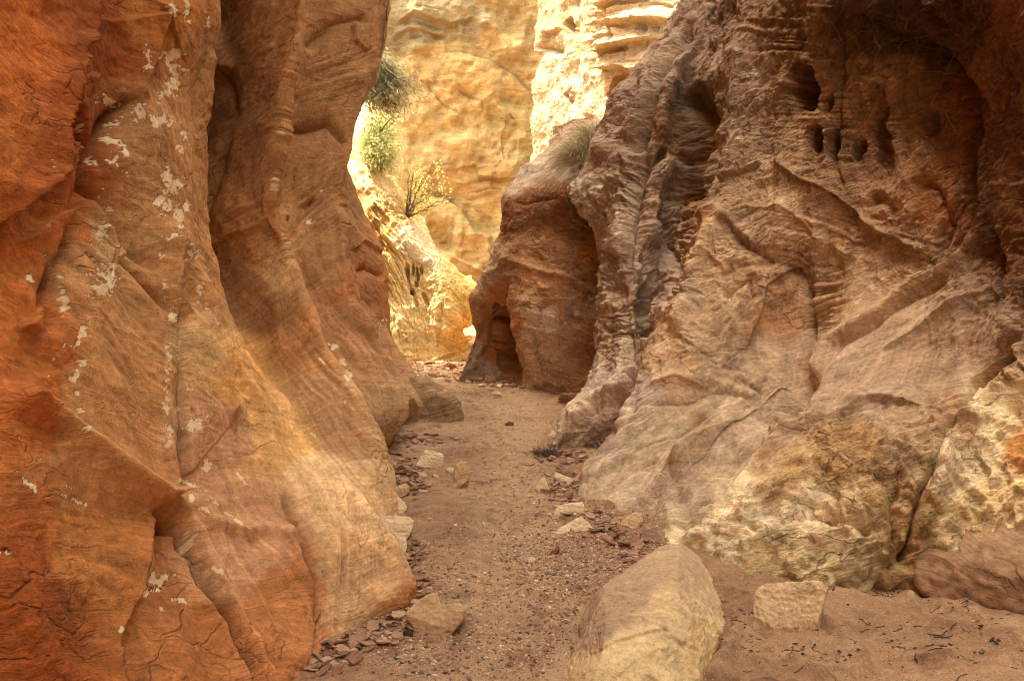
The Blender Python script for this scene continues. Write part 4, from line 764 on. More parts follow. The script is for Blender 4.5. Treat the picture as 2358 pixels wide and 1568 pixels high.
M_PALE = rock_mat('pale_block', base=((.82, .66, .45), (.70, .52, .32)), bed=8, bed_amt=.10, blotch=.15, crack=.2, bump=.3, grain=.6, size=1.6, warm=(.55, .32, .14), dark_amt=.1)
M_TAN = rock_mat('tan_block', base=((.62, .43, .26), (.52, .33, .18)), bed=9, bed_amt=.10, blotch=.15, crack=.2, bump=.3, grain=.6, size=1.6, dark_amt=.25)
M_BLOCK = rock_mat('tan_cream_block', base=((.72, .54, .33), (.58, .39, .21)), bed_rot=(20, 60, 0), bed=9, bed_amt=.16, blotch=.35, crack=.3, bump=.5, size=1.4, warm=(.48, .26, .11), dark_amt=.3)
M_REDB = rock_mat('red_block', base=((.36, .15, .075), (.28, .11, .06)), bed=9, bed_amt=.2, blotch=.3, crack=.3, bump=.5, size=1.4, dark_amt=.3)
M_GREY = rock_mat('grey_pink_block', base=((.42, .29, .20), (.37, .24, .155)), bed=10, bed_amt=.14, blotch=.25, crack=.35, bump=.4, size=1.3, dark_amt=.3)
M_BLACK = rock_mat('black_stone', base=((.07, .05, .04), (.05, .035, .03)), bed_amt=.1, crack=0, bump=.4, size=2)
M_SLAB = rock_mat('layered_slab', base=((.36, .22, .12), (.29, .165, .085)), bed_rot=(10, -12, 0), bed=13, bed_amt=.32, blotch=.4, crack=.35, bump=.8, size=.9, dark_amt=.4)
def rk(label, cat, *a, **k):
    o = outline_rock(*a, **k); tag(o, label, cat, k.pop('group', None)); return o
G1 = 'loose blocks lying along the path'
for args in [
 ('layered brown boulder with a blunt right end, leaning out from the left wall', 'boulder', [[(925, 985), (905, 905), (945, 868), (975, 862), (1020, 890), (1058, 925), (1066, 945), (1072, 992), (1030, 978), (960, 985)]], M_SLAB, 1.3, 4, 8.75, .5, dict(rough=.03, chips=.05, size=.022)),
 ('square pale block with a broken corner sitting in the sand at lower right', 'rock', [[(1738, 1362), (1757, 1344), (1890, 1337), (1908, 1352), (1898, 1380), (1880, 1440), (1800, 1444), (1734, 1418)]], M_BLOCK, .15, 11, 3.60, .30, dict(rough=.02, chips=.035, size=.004)),
 ('forked tan rock with two prongs lying at the toe of the left wall', 'rock', [[(934, 1415), (955, 1385), (988, 1368), (1008, 1364), (1014, 1392), (1010, 1440), (1008, 1462), (970, 1448)], [(1000, 1392), (1060, 1388), (1075, 1402), (1072, 1418), (1012, 1462), (985, 1440), (990, 1410)]], M_TAN, .16, 21, 3.56, .22, dict(rough=.02, chips=.035, size=.005)),
 ('tan angular rock with a ridged top, farthest of the loose rocks left of the path', 'rock', [[(958, 1072), (968, 1050), (980, 1034), (1000, 1042), (1021, 1046), (1019, 1070), (1000, 1068), (985, 1077)]], M_PALE, .22, 31, None, .3, dict(rough=.04, chips=.05)),
 ('upright rock with a pale cap and brown face near the middle of the path', 'rock', [[(1046, 1098), (1050, 1070), (1062, 1062), (1076, 1064), (1083, 1078), (1080, 1098), (1062, 1107)]], M_TAN, .16, 32, None, .2, dict(rough=.04, chips=.05)),
 ('thin shard lying at the foot of the upright rock by the path', 'rock', [[(1042, 1118), (1056, 1108), (1078, 1097), (1081, 1102), (1068, 1112), (1048, 1121)]], M_TAN, .08, 33, None, .2, dict(rough=.04, chips=.04)),
 ('small flat pale stone just left of the upright rock', 'stone', [[(1027, 1080), (1034, 1075), (1046, 1078), (1045, 1086), (1034, 1087)]], M_PALE, .08, 34, None, .2, dict(rough=.05, chips=.04)),
 ('flat slab tucked under the toe of the second left buttress', 'rock', [[(874, 1072), (882, 1058), (905, 1060), (912, 1068), (903, 1077), (880, 1080)]], M_TAN, .18, 35, None, .3, dict(rough=.04, chips=.05)),
 ('low wedge shaped slab behind the rounded block at the left wall', 'rock', [[(896, 1138), (906, 1122), (930, 1113), (945, 1118), (942, 1134), (915, 1144)]], M_TAN, .18, 36, None, .3, dict(rough=.04, chips=.04)),
 ('rounded cream block resting against the left wall', 'rock', [[(897, 1172), (896, 1152), (905, 1142), (916, 1141), (932, 1156), (938, 1168), (925, 1182), (902, 1183)]], M_PALE, .16, 37, None, .3, dict(rough=.03, chips=.02)),
 ('broad pale block with a split face wedged at the left wall', 'rock', [[(868, 1192), (905, 1186), (945, 1190), (953, 1198), (950, 1218), (935, 1230), (900, 1235), (868, 1225)]], M_PALE, .2, 38, None, .25, dict(rough=.03, chips=.05)),
 ('pale broken stone below the broad split block at the left wall', 'rock', [[(880, 1232), (905, 1225), (935, 1228), (938, 1262), (925, 1272), (905, 1280), (880, 1265)]], M_PALE, .16, 39, None, .25, dict(rough=.04, chips=.06)),
 ('small tan chip stone beside the pale broken stone on the left', 'stone', [[(918, 1278), (930, 1270), (944, 1277), (938, 1284), (922, 1285)]], M_TAN, .07, 40, None, .2, dict(rough=.05, chips=.05)),
 ('small pointed pyramid stone right of the path', 'rock', [[(1231, 1122), (1245, 1103), (1254, 1099), (1264, 1125), (1258, 1134), (1243, 1130)]], M_PALE, .12, 41, None, .2, dict(rough=.03, chips=.03)),
 ('tiny rounded stone touching the pyramid stone', 'stone', [[(1216, 1130), (1222, 1123), (1233, 1123), (1234, 1131), (1222, 1134)]], M_TAN, .06, 42, None, .2, dict(rough=.05, chips=.03)),
 ('thin pale shard propped near the right wall toe', 'rock', [[(1272, 1096), (1280, 1087), (1300, 1096), (1320, 1104), (1318, 1112), (1300, 1109)]], M_PALE, .1, 43, None, .4, dict(rough=.04, chips=.04)),
 ('round pinkish stone behind the thin shard at the right wall', 'stone', [[(1292, 1090), (1298, 1081), (1310, 1080), (1317, 1088), (1312, 1095), (1298, 1096)]], M_GREY, .1, 44, None, .2, dict(rough=.04, chips=.02)),
 ('curled dark chip leaning on the right wall toe', 'stone', [[(1287, 1150), (1296, 1138), (1316, 1126), (1321, 1130), (1308, 1144), (1296, 1154)]], M_GREY, .06, 45, None, .2, dict(rough=.05, chips=.03)),
 ('oblong cream block lying right of the path below the wall toe', 'rock', [[(1275, 1178), (1284, 1164), (1310, 1158), (1342, 1156), (1346, 1168), (1345, 1186), (1310, 1192), (1278, 1197)]], M_PALE, .17, 46, None, .35, dict(rough=.02, chips=.02)),
 ('orange sided wedge rock just in front of the oblong cream block', 'rock', [[(1277, 1230), (1290, 1214), (1320, 1198), (1338, 1190), (1356, 1204), (1369, 1218), (1360, 1228), (1325, 1237), (1284, 1236)]], M_PALE, .14, 47, None, .5, dict(rough=.03, chips=.05)),
 ('grey tan stone with flat top tucked at the foot of the right wall', 'rock', [[(1428, 1205), (1440, 1190), (1462, 1178), (1477, 1180), (1481, 1198), (1468, 1213), (1440, 1222), (1430, 1218)]], M_TAN, .2, 48, None, .3, dict(rough=.03, chips=.03)),
 ('small flat stone left of the grey tan stone', 'stone', [[(1410, 1200), (1418, 1192), (1436, 1190), (1436, 1202), (1420, 1206)]], M_TAN, .1, 49, None, .2, dict(rough=.04, chips=.03)),
 ('smooth pinkish grey boulder between the right wall toe and the cream rock', 'boulder', [[(1472, 1262), (1474, 1225), (1482, 1206), (1505, 1208), (1530, 1222), (1530, 1255), (1512, 1280), (1490, 1272)]], M_GREY, .3, 50, 4.75, .3, dict(rough=.03, chips=.02)),
 ('curved reddish chip lying on the gravel', 'stone', [[(1260, 1280), (1270, 1268), (1286, 1256), (1290, 1262), (1278, 1275), (1264, 1284)]], M_REDB, .05, 51, None, .2, dict(rough=.05, chips=.03)),
 ('oval whitish pebble on the gravel in the path', 'pebble', [[(1214, 1288), (1220, 1282), (1231, 1283), (1234, 1289), (1228, 1294), (1218, 1294)]], M_PALE, .05, 52, None, .2, dict(rough=.03, chips=.01)),
 ('little white pointed pebble right of the path', 'pebble', [[(1259, 1318), (1266, 1309), (1272, 1318), (1266, 1323)]], M_PALE, .04, 53, None, .2, dict(rough=.03, chips=.02)),
 ('black stone in the mud chips in front of the forked rock', 'stone', [[(926, 1464), (930, 1450), (948, 1449), (952, 1462), (942, 1470)]], M_BLACK, .06, 54, None, .2, dict(rough=.04, chips=.03)),
 ('small cream triangular stone left of the black stone', 'stone', [[(872, 1470), (880, 1460), (892, 1470), (886, 1479), (876, 1478)]], M_PALE, .05, 55, None, .2, dict(rough=.04, chips=.03)),
 ('flat brown rock half buried at the foot of the buttress', 'rock', [[(1285, 918), (1295, 906), (1340, 904), (1352, 914), (1345, 922), (1295, 924)]], M_SLAB, .5, 56, 10.2, .2, dict(rough=.04, chips=.05)),
 ('small dark chip alone on the far path', 'stone', [[(1162, 975), (1172, 970), (1184, 972), (1184, 979), (1168, 980)]], M_SLAB, .12, 57, None, .2, dict(rough=.05, chips=.05)),
 ('long red slab on the ground beyond the bend', 'rock', [[(1017, 850), (1022, 840), (1048, 840), (1053, 848), (1045, 853)]], M_REDB, .4, 58, 13.9, .2, dict(rough=.03, chips=.04)),
 ('small red stone left of the long red slab beyond the bend', 'stone', [[(978, 848), (984, 841), (996, 843), (997, 849), (986, 851)]], M_REDB, .3, 59, 14.2, .2, dict(rough=.03, chips=.04)),
 ('whitish cobble beyond the bend under the golden ledge', 'stone', [[(992, 854), (997, 848), (1006, 849), (1007, 855), (998, 857)]], M_PALE, .2, 60, 13.7, .2, dict(rough=.03, chips=.02)),
 ('orange block nearest the buttress beyond the bend', 'rock', [[(1010, 872), (1016, 860), (1034, 862), (1040, 870), (1028, 877)]], M_TAN, .3, 61, 12.9, .2, dict(rough=.03, chips=.04)),
]:
    label, cat, out, mat, th, seed, d, tilt, kw = args
    o = outline_rock('boulder' if cat == 'boulder' else ('pebble' if cat == 'pebble' else ('stone' if cat == 'stone' else 'rock')), out, mat, th, seed, d, tilt, **kw)
    tag(o, label, cat, G1 if cat != 'boulder' else None)

# the long smooth boulder in front and the dark slab at the right edge
def sculpt_boulder():
    n, m = int(360 * PREVIEW), int(300 * PREVIEW)
    a = np.linspace(0, 2 * np.pi, n + 1)[:-1]; e = np.linspace(-.35, 1.0, m)
    A, E = np.meshgrid(a, e, indexing='ij'); th = E * np.pi / 2
    ca, sa = np.cos(A), np.sin(A); ct = np.cos(th) ** .8; st = np.sin(np.clip(th, -1, 2))
    lx = np.sign(ca) * abs(ca) ** .85 * .95 * ct; ly = np.sign(sa) * abs(sa) ** .8 * .315 * ct * (1 - .18 * ca); lz = .23 * np.sign(st) * abs(st) ** .8
    for (nx, ny, nz, dd) in ((-.20, .75, .62, .26), (.20, -.62, .74, .25), (-.80, .1, .60, .66), (-.45, -.6, .66, .42), (.80, .2, .56, .80), (0, .95, .30, .32), (.1, -.97, .2, .32), (.05, .15, .98, .205)):
        ex = np.maximum(nx * lx + ny * ly + nz * lz - dd, 0) * .9; lx = lx - nx * ex; ly = ly - ny * ex; lz = lz - nz * ex
    ang = math.atan2(1.0, .46); c, s = math.cos(ang), math.sin(ang)
    P = p3(.605 + lx * c - ly * s, 3.44 + lx * s + ly * c, lz - .02).astype(np.float32)
    P[..., 2] += .03 * ca * ct
    N = P - np.array([.625, 3.44, -.15], np.float32); N /= np.linalg.norm(N, axis=-1, keepdims=True)
    h = .022 * fbm(P * 2.6, 3, 91) + .018 * ridged(P * 4.2, 4, 92, .6) + .008 * fbm(P * 18, 4, 93, .6) + .004 * ridged(P * 40, 3, 94)
    sb = P @ np.array([-.3, -.55, .78], np.float32) * 9 + .5 * fbm(P * 2.5, 3, 96); h += .012 * ((sb - np.floor(sb)) ** 2 - .3) * sstep(-.2, .3, fbm(P * 2.1, 2, 97))
    px, py, d = to_px(P)
    px = px + 10 * fbm(P * 4, 2, 95)
    h = h + relief(px, py, [('step', [(1330, 1520), (1400, 1478), (1470, 1455), (1540, 1440), (1560, 1470), (1640, 1500)][::-1], 130, -.02), ('stria', 1500, 1520, 130, 80, -35, 10, .012), ('stria', 1480, 1360, 130, 90, 14, 12, .006)])[0]
    P = P + N * h[..., None]
    i = np.arange(n * m).reshape(n, m); q = np.stack([i[:, :-1], np.roll(i, -1, 0)[:, :-1], np.roll(i, -1, 0)[:, 1:], i[:, 1:]], -1).reshape(-1, 4)
    o = mesh_from('boulder', P, q, M_BOUL)
    px, py, d = to_px(P)
    z = [(1550, 1310, (.48, .33, .20), 50), (1450, 1370, (.42, .29, .19), 60), (1600, 1400, (.55, .39, .22), 40), (1380, 1460, (.36, .245, .155), 50), (1550, 1430, (.56, .40, .22), 50), (1480, 1520, (.66, .49, .27), 60), (1400, 1550, (.62, .45, .25), 50), (1620, 1500, (.60, .42, .21), 40), (1420, 1430, (.40, .27, .175), 50)]
    set_col(o, splats(px, py, z)); set_val(o, np.zeros(px.shape), 'scar'); set_val(o, np.full(px.shape, .5), 'vein'); set_val(o, np.full(px.shape, .3), 'worn')
    return o
M_BOUL = rock_mat('smooth_boulder', bed_rot=(25, 12, 0), bed=16, bed_amt=.11, blotch=.3, vein=.5, vein_scale=3.5, crack=.3, bump=.6, grain=1., dark_amt=.2)
tag(sculpt_boulder(), 'long rounded cream and grey boulder in the sand at bottom right of the path', 'boulder')
M_DSLAB = rock_mat('dark_slab', base=((.37, .23, .135), (.29, .165, .09)), bed_rot=(5, 16, 0), bed=10, bed_amt=.25, blotch=.35, crack=.5, crack_scale=1.5, bump=.5, dark_amt=.4)
sl = [at(2112, 1268, 4.05), at(2140, 1245, 4.1), at(2215, 1222, 4.2), at(2358, 1165, 4.2), at(2520, 1120, 4.1), at(2560, 1440, 3.6), at(2358, 1405, 3.72), at(2205, 1352, 3.95), at(2130, 1372, 3.98), at(2110, 1330, 4.02), at(2215, 1300, 3.9), at(2358, 1330, 3.72),
      at(2150, 1290, 4.7), at(2400, 1150, 4.9), at(2600, 1200, 4.6), np.array([2.1, 4.0, -.1]), np.array([2.5, 3.6, -.1]), np.array([3.1, 4.4, -.1]), np.array([2.3, 4.6, -.1])]
o = hull_rock('boulder', [tuple(float(v) for v in p) for p in sl], M_DSLAB, .012, 77, rough=.02, chips=.02)
tag(o, 'big flat faced dark slab cut by the right edge, resting on the sand', 'boulder')

# ================================================================ small stuff on the ground
def tone_mat(name, rough=.9, trans=0.):
    t = NT(name); a = t.n('ShaderNodeAttribute', attribute_name='tone').outputs['Color']
    co = t.n('ShaderNodeTexCoord').outputs['Object']; f, _ = t.noise(co, 60, 3)
    c = t.mix(1.0, a, t.mix(t.rng(f, .3, .7), (.8,) * 3, (1.2,) * 3), 'MULTIPLY')
    t.put(t.b.inputs['Base Color'], c); t.b.inputs['Roughness'].default_value = rough; t.b.inputs['Specular IOR Level'].default_value = .2
    if trans:
        tr = t.n('ShaderNodeBsdfTranslucent'); t.put(tr.inputs[0], c); mx = t.n('ShaderNodeMixShader'); mx.inputs[0].default_value = trans
        t.t.links.new(t.b.outputs[0], mx.inputs[1]); t.t.links.new(tr.outputs[0], mx.inputs[2]); t.t.links.new(mx.outputs[0], t.out.inputs[0])
    return t.m
ph = (1 + 5 ** .5) / 2
ICO = np.array([(-1, ph, 0), (1, ph, 0), (-1, -ph, 0), (1, -ph, 0), (0, -1, ph), (0, 1, ph), (0, -1, -ph), (0, 1, -ph), (ph, 0, -1), (ph, 0, 1), (-ph, 0, -1), (-ph, 0, 1)], np.float32) / 1.9
ICF = np.array([(0, 11, 5), (0, 5, 1), (0, 1, 7), (0, 7, 10), (0, 10, 11), (1, 5, 9), (5, 11, 4), (11, 10, 2), (10, 7, 6), (7, 1, 8), (3, 9, 4), (3, 4, 2), (3, 2, 6), (3, 6, 8), (3, 8, 9), (4, 9, 5), (2, 4, 11), (6, 2, 10), (8, 6, 7), (9, 8, 1)])
def scatter_px(n, spots):
    """points on the ground: (px,py,spread x, spread y, weight)"""
    w = np.array([s[4] for s in spots], float); w /= w.sum(); k = rng.choice(len(spots), n, p=w); out = []
    for i in k:
        s = spots[i]; x = rng.normal(s[0], s[2]); y = min(max(rng.normal(s[1], s[3]), 830), 1640); g = on_ground(x, y); out.append((g[0], g[1]))
    return np.array(out)
def pebbles(name, xy, smin, smax, cols, mat, flat=.65):
    n = len(xy); V = np.repeat(ICO[None], n, 0) * (1 + .28 * rng.standard_normal((n, 12, 1)).clip(-1.3, 1.3))
    s = smin * (smax / smin) ** (rng.random(n) ** 2.2)
    V = V * np.stack([s * rng.uniform(.7, 1.3, n), s * rng.uniform(.7, 1.3, n), s * rng.uniform(.4, flat, n)], -1)[:, None]
    a = rng.random(n) * 6.283; c, sn = np.cos(a)[:, None], np.sin(a)[:, None]
    X = V[..., 0] * c - V[..., 1] * sn; Y = V[..., 0] * sn + V[..., 1] * c
    z = ground_z(xy[:, 0], xy[:, 1])
    V = np.stack([X + xy[:, :1], Y + xy[:, 1:], V[..., 2] + (z + s * .15)[:, None]], -1)
    o = mesh_from(name, V, (ICF[None] + 12 * np.arange(n)[:, None, None]).reshape(-1, 3), mat, smooth=False)
    set_col(o, np.repeat(np.array(cols)[rng.integers(0, len(cols), n)] * rng.uniform(.7, 1.2, (n, 1)), 12, 0)); return o
GC = [(.55, .43, .31), (.45, .30, .20), (.34, .18, .10), (.30, .16, .09), (.40, .24, .14), (.20, .13, .09), (.13, .09, .07), (.52, .36, .22), (.30, .22, .18), (.34, .17, .10)]
M_GRAV = tone_mat('gravel_grains')
k9 = PREVIEW * PREVIEW
xy = scatter_px(int(22000 * k9), [(1330, 1270, 90, 70, 5), (1430, 1340, 60, 60, 2.5), (1200, 1250, 110, 110, 2), (1100, 1400, 150, 120, 1.6), (1180, 1080, 90, 60, 1.6), (1150, 960, 80, 40, 1.4), (1400, 1200, 60, 20, 1), (1000, 1330, 50, 60, 1), (1120, 910, 60, 16, 2.2), (950, 1500, 120, 40, 1), (1250, 1500, 120, 60, .8), (1300, 1090, 30, 40, .8)])
tag(pebbles('gravel', xy, .0028, .012, GC, M_GRAV), 'fine mixed gravel strewn over the sandy path', 'gravel', kind='stuff')
xy = scatter_px(int(420), [(1020, 845, 45, 8, 3), (1000, 860, 35, 10, 2), (1140, 880, 50, 10, 2)])
tag(pebbles('rubble', xy, .02, .10, [(.50, .34, .19), (.40, .22, .12), (.30, .13, .07), (.55, .42, .28)], M_GRAV), 'broken rubble on the ground where the canyon bends', 'rubble', kind='stuff')
def chips(name, xy, smin, smax, cols, mat):
    V, Fc, K = [], [], []
    for x, y in xy:
        s = smin * (smax / smin) ** (random.random() ** 1.8); k = 6; a0 = random.random() * 6.28; z = ground_z(np.array([x]), np.array([y]))[0] + s * random.uniform(.05, .35)
        tx, ty = random.gauss(0, .28), random.gauss(0, .28); curl = random.uniform(-.1, .5) / s; th = s * random.uniform(.10, .2); b = len(V)
        pts = []
        for i in range(k):
            a = a0 + i * 6.283 / k + random.uniform(-.35, .35); r = s * random.uniform(.55, 1.1); pts.append((r * math.cos(a), r * math.sin(a) * .75))
        col = np.array(random.choice(cols)) * random.uniform(.75, 1.2)
        for lay in (0, 1):
            for (u, v) in pts + [(0, 0)]:
                V.append((x + u, y + v, z + u * tx + v * ty + curl * (u * u + v * v) * .35 + (th if lay else 0))); K.append(col)
        for i in range(k):
            j = (i + 1) % k
            Fc += [(b + i, b + j, b + k + 1 + j), (b + i, b + k + 1 + j, b + k + 1 + i), (b + 2 * k + 1, b + k + 1 + i, b + k + 1 + j), (b + k, b + j, b + i)]
    o = mesh_from(name, V, Fc, mat, smooth=False); set_col(o, np.array(K)); return o
MC = [(.31, .175, .105), (.36, .21, .13), (.27, .14, .085), (.42, .27, .17), (.23, .12, .07)]
def along(n, pts, sx, sy):
    out = []
    for _ in range(n):
        k = random.randrange(len(pts) - 1); t = random.random(); a, b = pts[k], pts[k + 1]
        g = on_ground(a[0] + (b[0] - a[0]) * t + random.gauss(0, sx), a[1] + (b[1] - a[1]) * t + random.gauss(0, sy)); out.append((g[0], g[1]))
    return out
cx = along(520, [(905, 1050), (930, 1100), (950, 1120)], 26, 16) + along(420, [(955, 1250), (945, 1330), (950, 1380)], 16, 22) + along(300, [(940, 1430), (860, 1460), (780, 1500), (720, 1540)], 22, 14) + along(260, [(1300, 1100), (1310, 1150)], 22, 26) + along(220, [(1330, 1050), (1270, 1045)], 26, 10) + along(200, [(920, 1010), (1000, 1010)], 26, 9) + along(160, [(1380, 1205), (1480, 1290)], 26, 14)
tag(chips('mud_chips', cx, .010, .048, MC, M_GRAV), 'curled dry mud chips piled along the foot of the walls', 'mud chips', kind='stuff')
def twigs(name, xy, lmin, lmax, mat):
    V, Fc = [], []
    for x, y in xy:
        l = lmin * (lmax / lmin) ** (random.random() ** 2.5); a = random.gauss(.1, .6) if random.random() < .7 else random.random() * 3.14; r = .0012 + l * .018 * random.uniform(.5, 1.3); nseg = 5; b = len(V)
        for i in range(nseg):
            u = (i / (nseg - 1) - .5) * l; bend = math.sin(i * 1.9 + a * 7) * l * .07
            cxx, cyy = x + u * math.cos(a) - bend * math.sin(a), y + u * math.sin(a) + bend * math.cos(a); z = ground_z(np.array([cxx]), np.array([cyy]))[0] + r * .9 + abs(u) * .06 * random.random()
            for (p, q) in ((-1, 0), (0, 1), (1, 0), (0, -1)): V.append((cxx - p * r * math.sin(a), cyy + p * r * math.cos(a), z + q * r))
        for i in range(nseg - 1):
            for k in range(4):
                p, q = b + i * 4 + k, b + i * 4 + (k + 1) % 4; Fc += [(p, q, q + 4, p + 4)]
    return mesh_from(name, V, Fc, mat, smooth=False)
def plain(name, col, rough=.9):
    t = NT(name); co = t.n('ShaderNodeTexCoord').outputs['Object']; f, _ = t.noise(co, 40, 3)
    t.put(t.b.inputs['Base Color'], t.mix(t.rng(f, .3, .7), tuple(v * .7 for v in col), tuple(v * 1.25 for v in col))); t.b.inputs['Roughness'].default_value = rough; return t.m
M_TWIG = plain('dark_twig', (.045, .03, .022)); M_BARK = plain('grey_bark', (.16, .115, .08))
tx = along(90, [(1660, 1390), (1710, 1440), (1700, 1500)], 40, 40) + along(260, [(1900, 1440), (2100, 1480), (2330, 1500)], 120, 50) + along(110, [(1950, 1370), (2120, 1375), (2330, 1420)], 60, 14) + along(60, [(1500, 1270), (1460, 1200)], 20, 16) + along(60, [(950, 1300), (950, 1400)], 24, 30)
tag(twigs('twigs', [t for k, t in enumerate(tx) if k % 3 == 0], .010, .085, M_TWIG), 'dark bits of twig and bark littering the sand at right', 'twigs', kind='stuff')

tag(chips('bark_litter', [(x + random.gauss(0, .035), y + random.gauss(0, .03)) for x, y in tx[::6] for _ in range(random.randint(1, 11))], .002, .014, [(.05, .035, .025), (.09, .055, .035), (.04, .03, .025)], M_GRAV), 'tiny dark scraps of bark on the sand at right', 'litter', kind='stuff')
# ================================================================ plants
def limb(V, Fc, pts, r0, r1):
    b = len(V); n = len(pts)
    for i, p in enumerate(pts):
        r = r0 + (r1 - r0) * i / (n - 1); d = np.array(pts[min(i + 1, n - 1)]) - np.array(pts[max(i - 1, 0)]); d = d / (np.linalg.norm(d) + 1e-9)
        u = np.cross(d, (.3, .9, .2)); u /= np.linalg.norm(u) + 1e-9; w = np.cross(d, u)
        for k in range(5): V.append(tuple(np.array(p) + r * (u * math.cos(k * 1.2566) + w * math.sin(k * 1.2566))))
    for i in range(n - 1):
        for k in range(5):
            p, q = b + i * 5 + k, b + i * 5 + (k + 1) % 5; Fc.append((p, q, q + 5, p + 5))
def curve(a, b, sag, n=7, wob=.04):
    a, b = np.array(a), np.array(b); L = np.linalg.norm(b - a); out = []
    for i in range(n):
        t = i / (n - 1); p = a + (b - a) * t; p[2] += sag * L * 4 * t * (1 - t); p = p + np.array([random.gauss(0, wob) for _ in range(3)]) * L * (1 if 0 < i else 0) * .5; out.append(p)
    return out
def leafy(name, root, tips, sag, leaf, per, spread, cols, mat, dirv, cat, label, bark=None, group=None, r0=.05, fan=.35, sub=4, parts=('trunk', 'foliage')):
    """a shrub: stems from the root to each tip, side sprays, and leaf faces along them"""
    e = bpy.data.objects.new(name, None); C.objects.link(e); e.location = [float(v) for v in root]
    V, Fc, LV, LF, LC = [], [], [], [], []
    dv = np.array(dirv, float)
    for tip in tips:
        st = curve(root, tip, sag); limb(V, Fc, st, r0, r0 * .3)
        for s in range(sub):
            k = random.uniform(.35, 1); p = np.array(st[min(int(k * 6), 6)]); L = np.linalg.norm(np.array(tip) - np.array(root)) * fan
            q = p + (dv * random.uniform(.4, 1) + np.array([random.gauss(0, .55) for _ in range(3)])) * L
            sp = curve(p, q, -.05, 5); limb(V, Fc, sp, r0 * .25, r0 * .06)
            col0 = np.array(random.choice(cols)) * random.uniform(.7, 1.25)
            for _ in range(per):
                t = random.random() ** .7; i = min(int(t * 4), 3); b = np.array(sp[i]) + (np.array(sp[i + 1]) - np.array(sp[i])) * (t * 4 - i) + np.array([random.gauss(0, spread) for _ in range(3)])
                d = dv * .8 + np.array([random.gauss(0, .6) for _ in range(3)]); d /= np.linalg.norm(d); w = np.cross(d, [random.gauss(0, 1) for _ in range(3)]); w /= np.linalg.norm(w) + 1e-9
                l = leaf[0] * random.uniform(.6, 1.4); wd = leaf[1] * random.uniform(.6, 1.3); n0 = len(LV)
                LV += [tuple(b - w * wd * .2), tuple(b + d * l * .5 - w * wd), tuple(b + d * l), tuple(b + d * l * .5 + w * wd)]; LF.append((n0, n0 + 1, n0 + 2, n0 + 3)); LC += [col0 * random.uniform(.8, 1.2)] * 4
    for nm, vv, ff, mt in ((parts[0], V, Fc, bark or M_BARK), (parts[1], LV, LF, mat)):
        vv = np.array(vv) - np.array(root)
        o = mesh_from(nm, vv, ff, mt, parent=e, smooth=False)
        if nm == parts[1]: set_col(o, np.array(LC))
    tag(e, label, cat, group); return e
M_LEAF = tone_mat('leaf', .7, .35)
random.seed(12)
leafy('juniper', at(838, 135, 15.2), [at(random.uniform(850, 925), random.uniform(150, 245), random.uniform(14.6, 15.8)) for _ in range(34)], .10, (.13, .009), 62, .09, [(.18, .17, .08), (.24, .21, .11), (.34, .30, .18), (.13, .13, .07)], M_LEAF, (.5, 0, -.85), 'tree', 'dark drooping juniper hanging off the ledge behind the left wall', r0=.045, fan=.42, sub=6)
leafy('shrub', at(850, 345, 16.2), [at(random.uniform(846, 912), random.uniform(262, 395), random.uniform(15.7, 16.6)) for _ in range(34)], .06, (.08, .015), 40, .11, [(.46, .50, .18), (.58, .60, .28), (.62, .62, .36), (.36, .40, .14)], M_LEAF, (.25, 0, -.2), 'shrub', 'bright green sunlit shrub directly below the drooping juniper', r0=.03, fan=.30, sub=5)
leafy('sapling', at(935, 505, 16.4), [at(random.uniform(925, 1045), random.uniform(385, 480), random.uniform(16, 16.8)) for _ in range(13)], .05, (.045, .013), 17, .07, [(.62, .60, .18), (.70, .66, .24), (.55, .52, .16)], M_LEAF, (.1, 0, .5), 'sapling', 'thin yellow green sapling on the sunlit ledge in front of the cliff', r0=.018, fan=.28, sub=5)
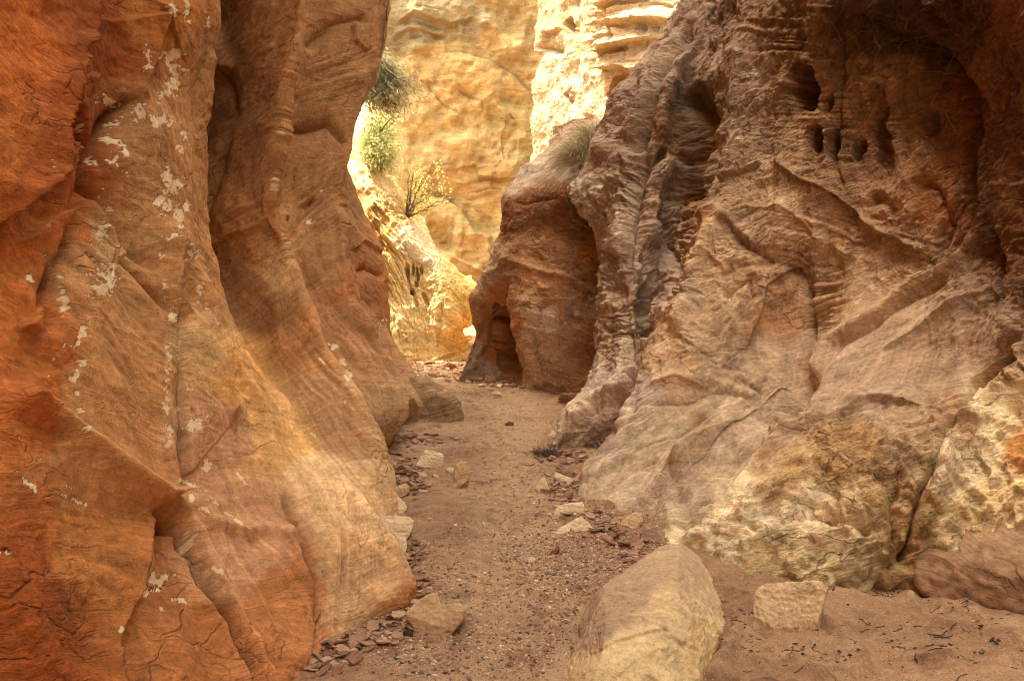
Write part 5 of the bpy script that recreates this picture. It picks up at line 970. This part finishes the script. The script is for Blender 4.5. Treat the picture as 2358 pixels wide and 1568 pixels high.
leafy('grey_bush', at(1078, 742, 18.5), [at(random.uniform(1060, 1105), random.uniform(716, 738), random.uniform(18.2, 18.8)) for _ in range(14)], .03, (.07, .012), 30, .05, [(.14, .13, .10), (.18, .16, .12)], M_LEAF, (0, 0, .5), 'bush', 'low grey bush in the gap between golden ledge and buttress', r0=.02, fan=.4, sub=4)
def blades(name, roots, n, L, droop, dirs, cols, w, label, cat, spread=.3):
    V, Fc, K = [], [], []; c = np.mean(roots, 0)
    for _ in range(n):
        p = np.array(random.choice(roots)) + np.array([random.gauss(0, .06), random.gauss(0, .06), 0]); d = np.array(random.choice(dirs), float) + np.array([random.gauss(0, spread) for _ in range(3)]); d /= np.linalg.norm(d)
        l = L * random.uniform(.5, 1.15); s = np.cross(d, (.2, .9, .1)); s /= np.linalg.norm(s); b = len(V); col = np.array(random.choice(cols)) * random.uniform(.7, 1.2)
        for i in range(6):
            t = i / 5; q = p + d * l * t + np.array([0, 0, -droop * l * t * t]); ww = w * (1 - .85 * t)
            V += [tuple(q - s * ww - c), tuple(q + s * ww - c)]; K += [col, col]
        for i in range(5): Fc.append((b + 2 * i, b + 2 * i + 1, b + 2 * i + 3, b + 2 * i + 2))
    o = mesh_from(name, V, Fc, M_LEAF, smooth=False); o.location = [float(v) for v in c]; set_col(o, np.array(K)); return tag(o, label, cat)
tops = [at(px, py, d) for px, py, d in ((1365, 325, 11.3), (1352, 345, 11.2), (1340, 360, 11.15), (1372, 318, 11.4), (1330, 372, 11.1))]
blades('grass_clump', tops, int(900), .62, .55, [(-.7, -.35, .15), (-.6, -.3, .5), (-.2, -.2, 1)], [(.50, .39, .24), (.42, .33, .21), (.55, .43, .28), (.30, .28, .13)], .006, 'dry tan grass clump spilling over the top of the buttress', 'grass clump')
g = on_ground(1256, 1046)
blades('dead_tuft', [g, g + np.array([.05, .02, 0]), g + np.array([-.05, .01, 0])], 260, .13, .3, [(-.5, 0, .6), (.5, 0, .6), (0, -.3, .8), (.2, .3, .6)], [(.10, .08, .07), (.14, .11, .10), (.07, .055, .05)], .0018, 'small dead grey tuft by the pale fin of rock beside the path', 'dead plant', .45)
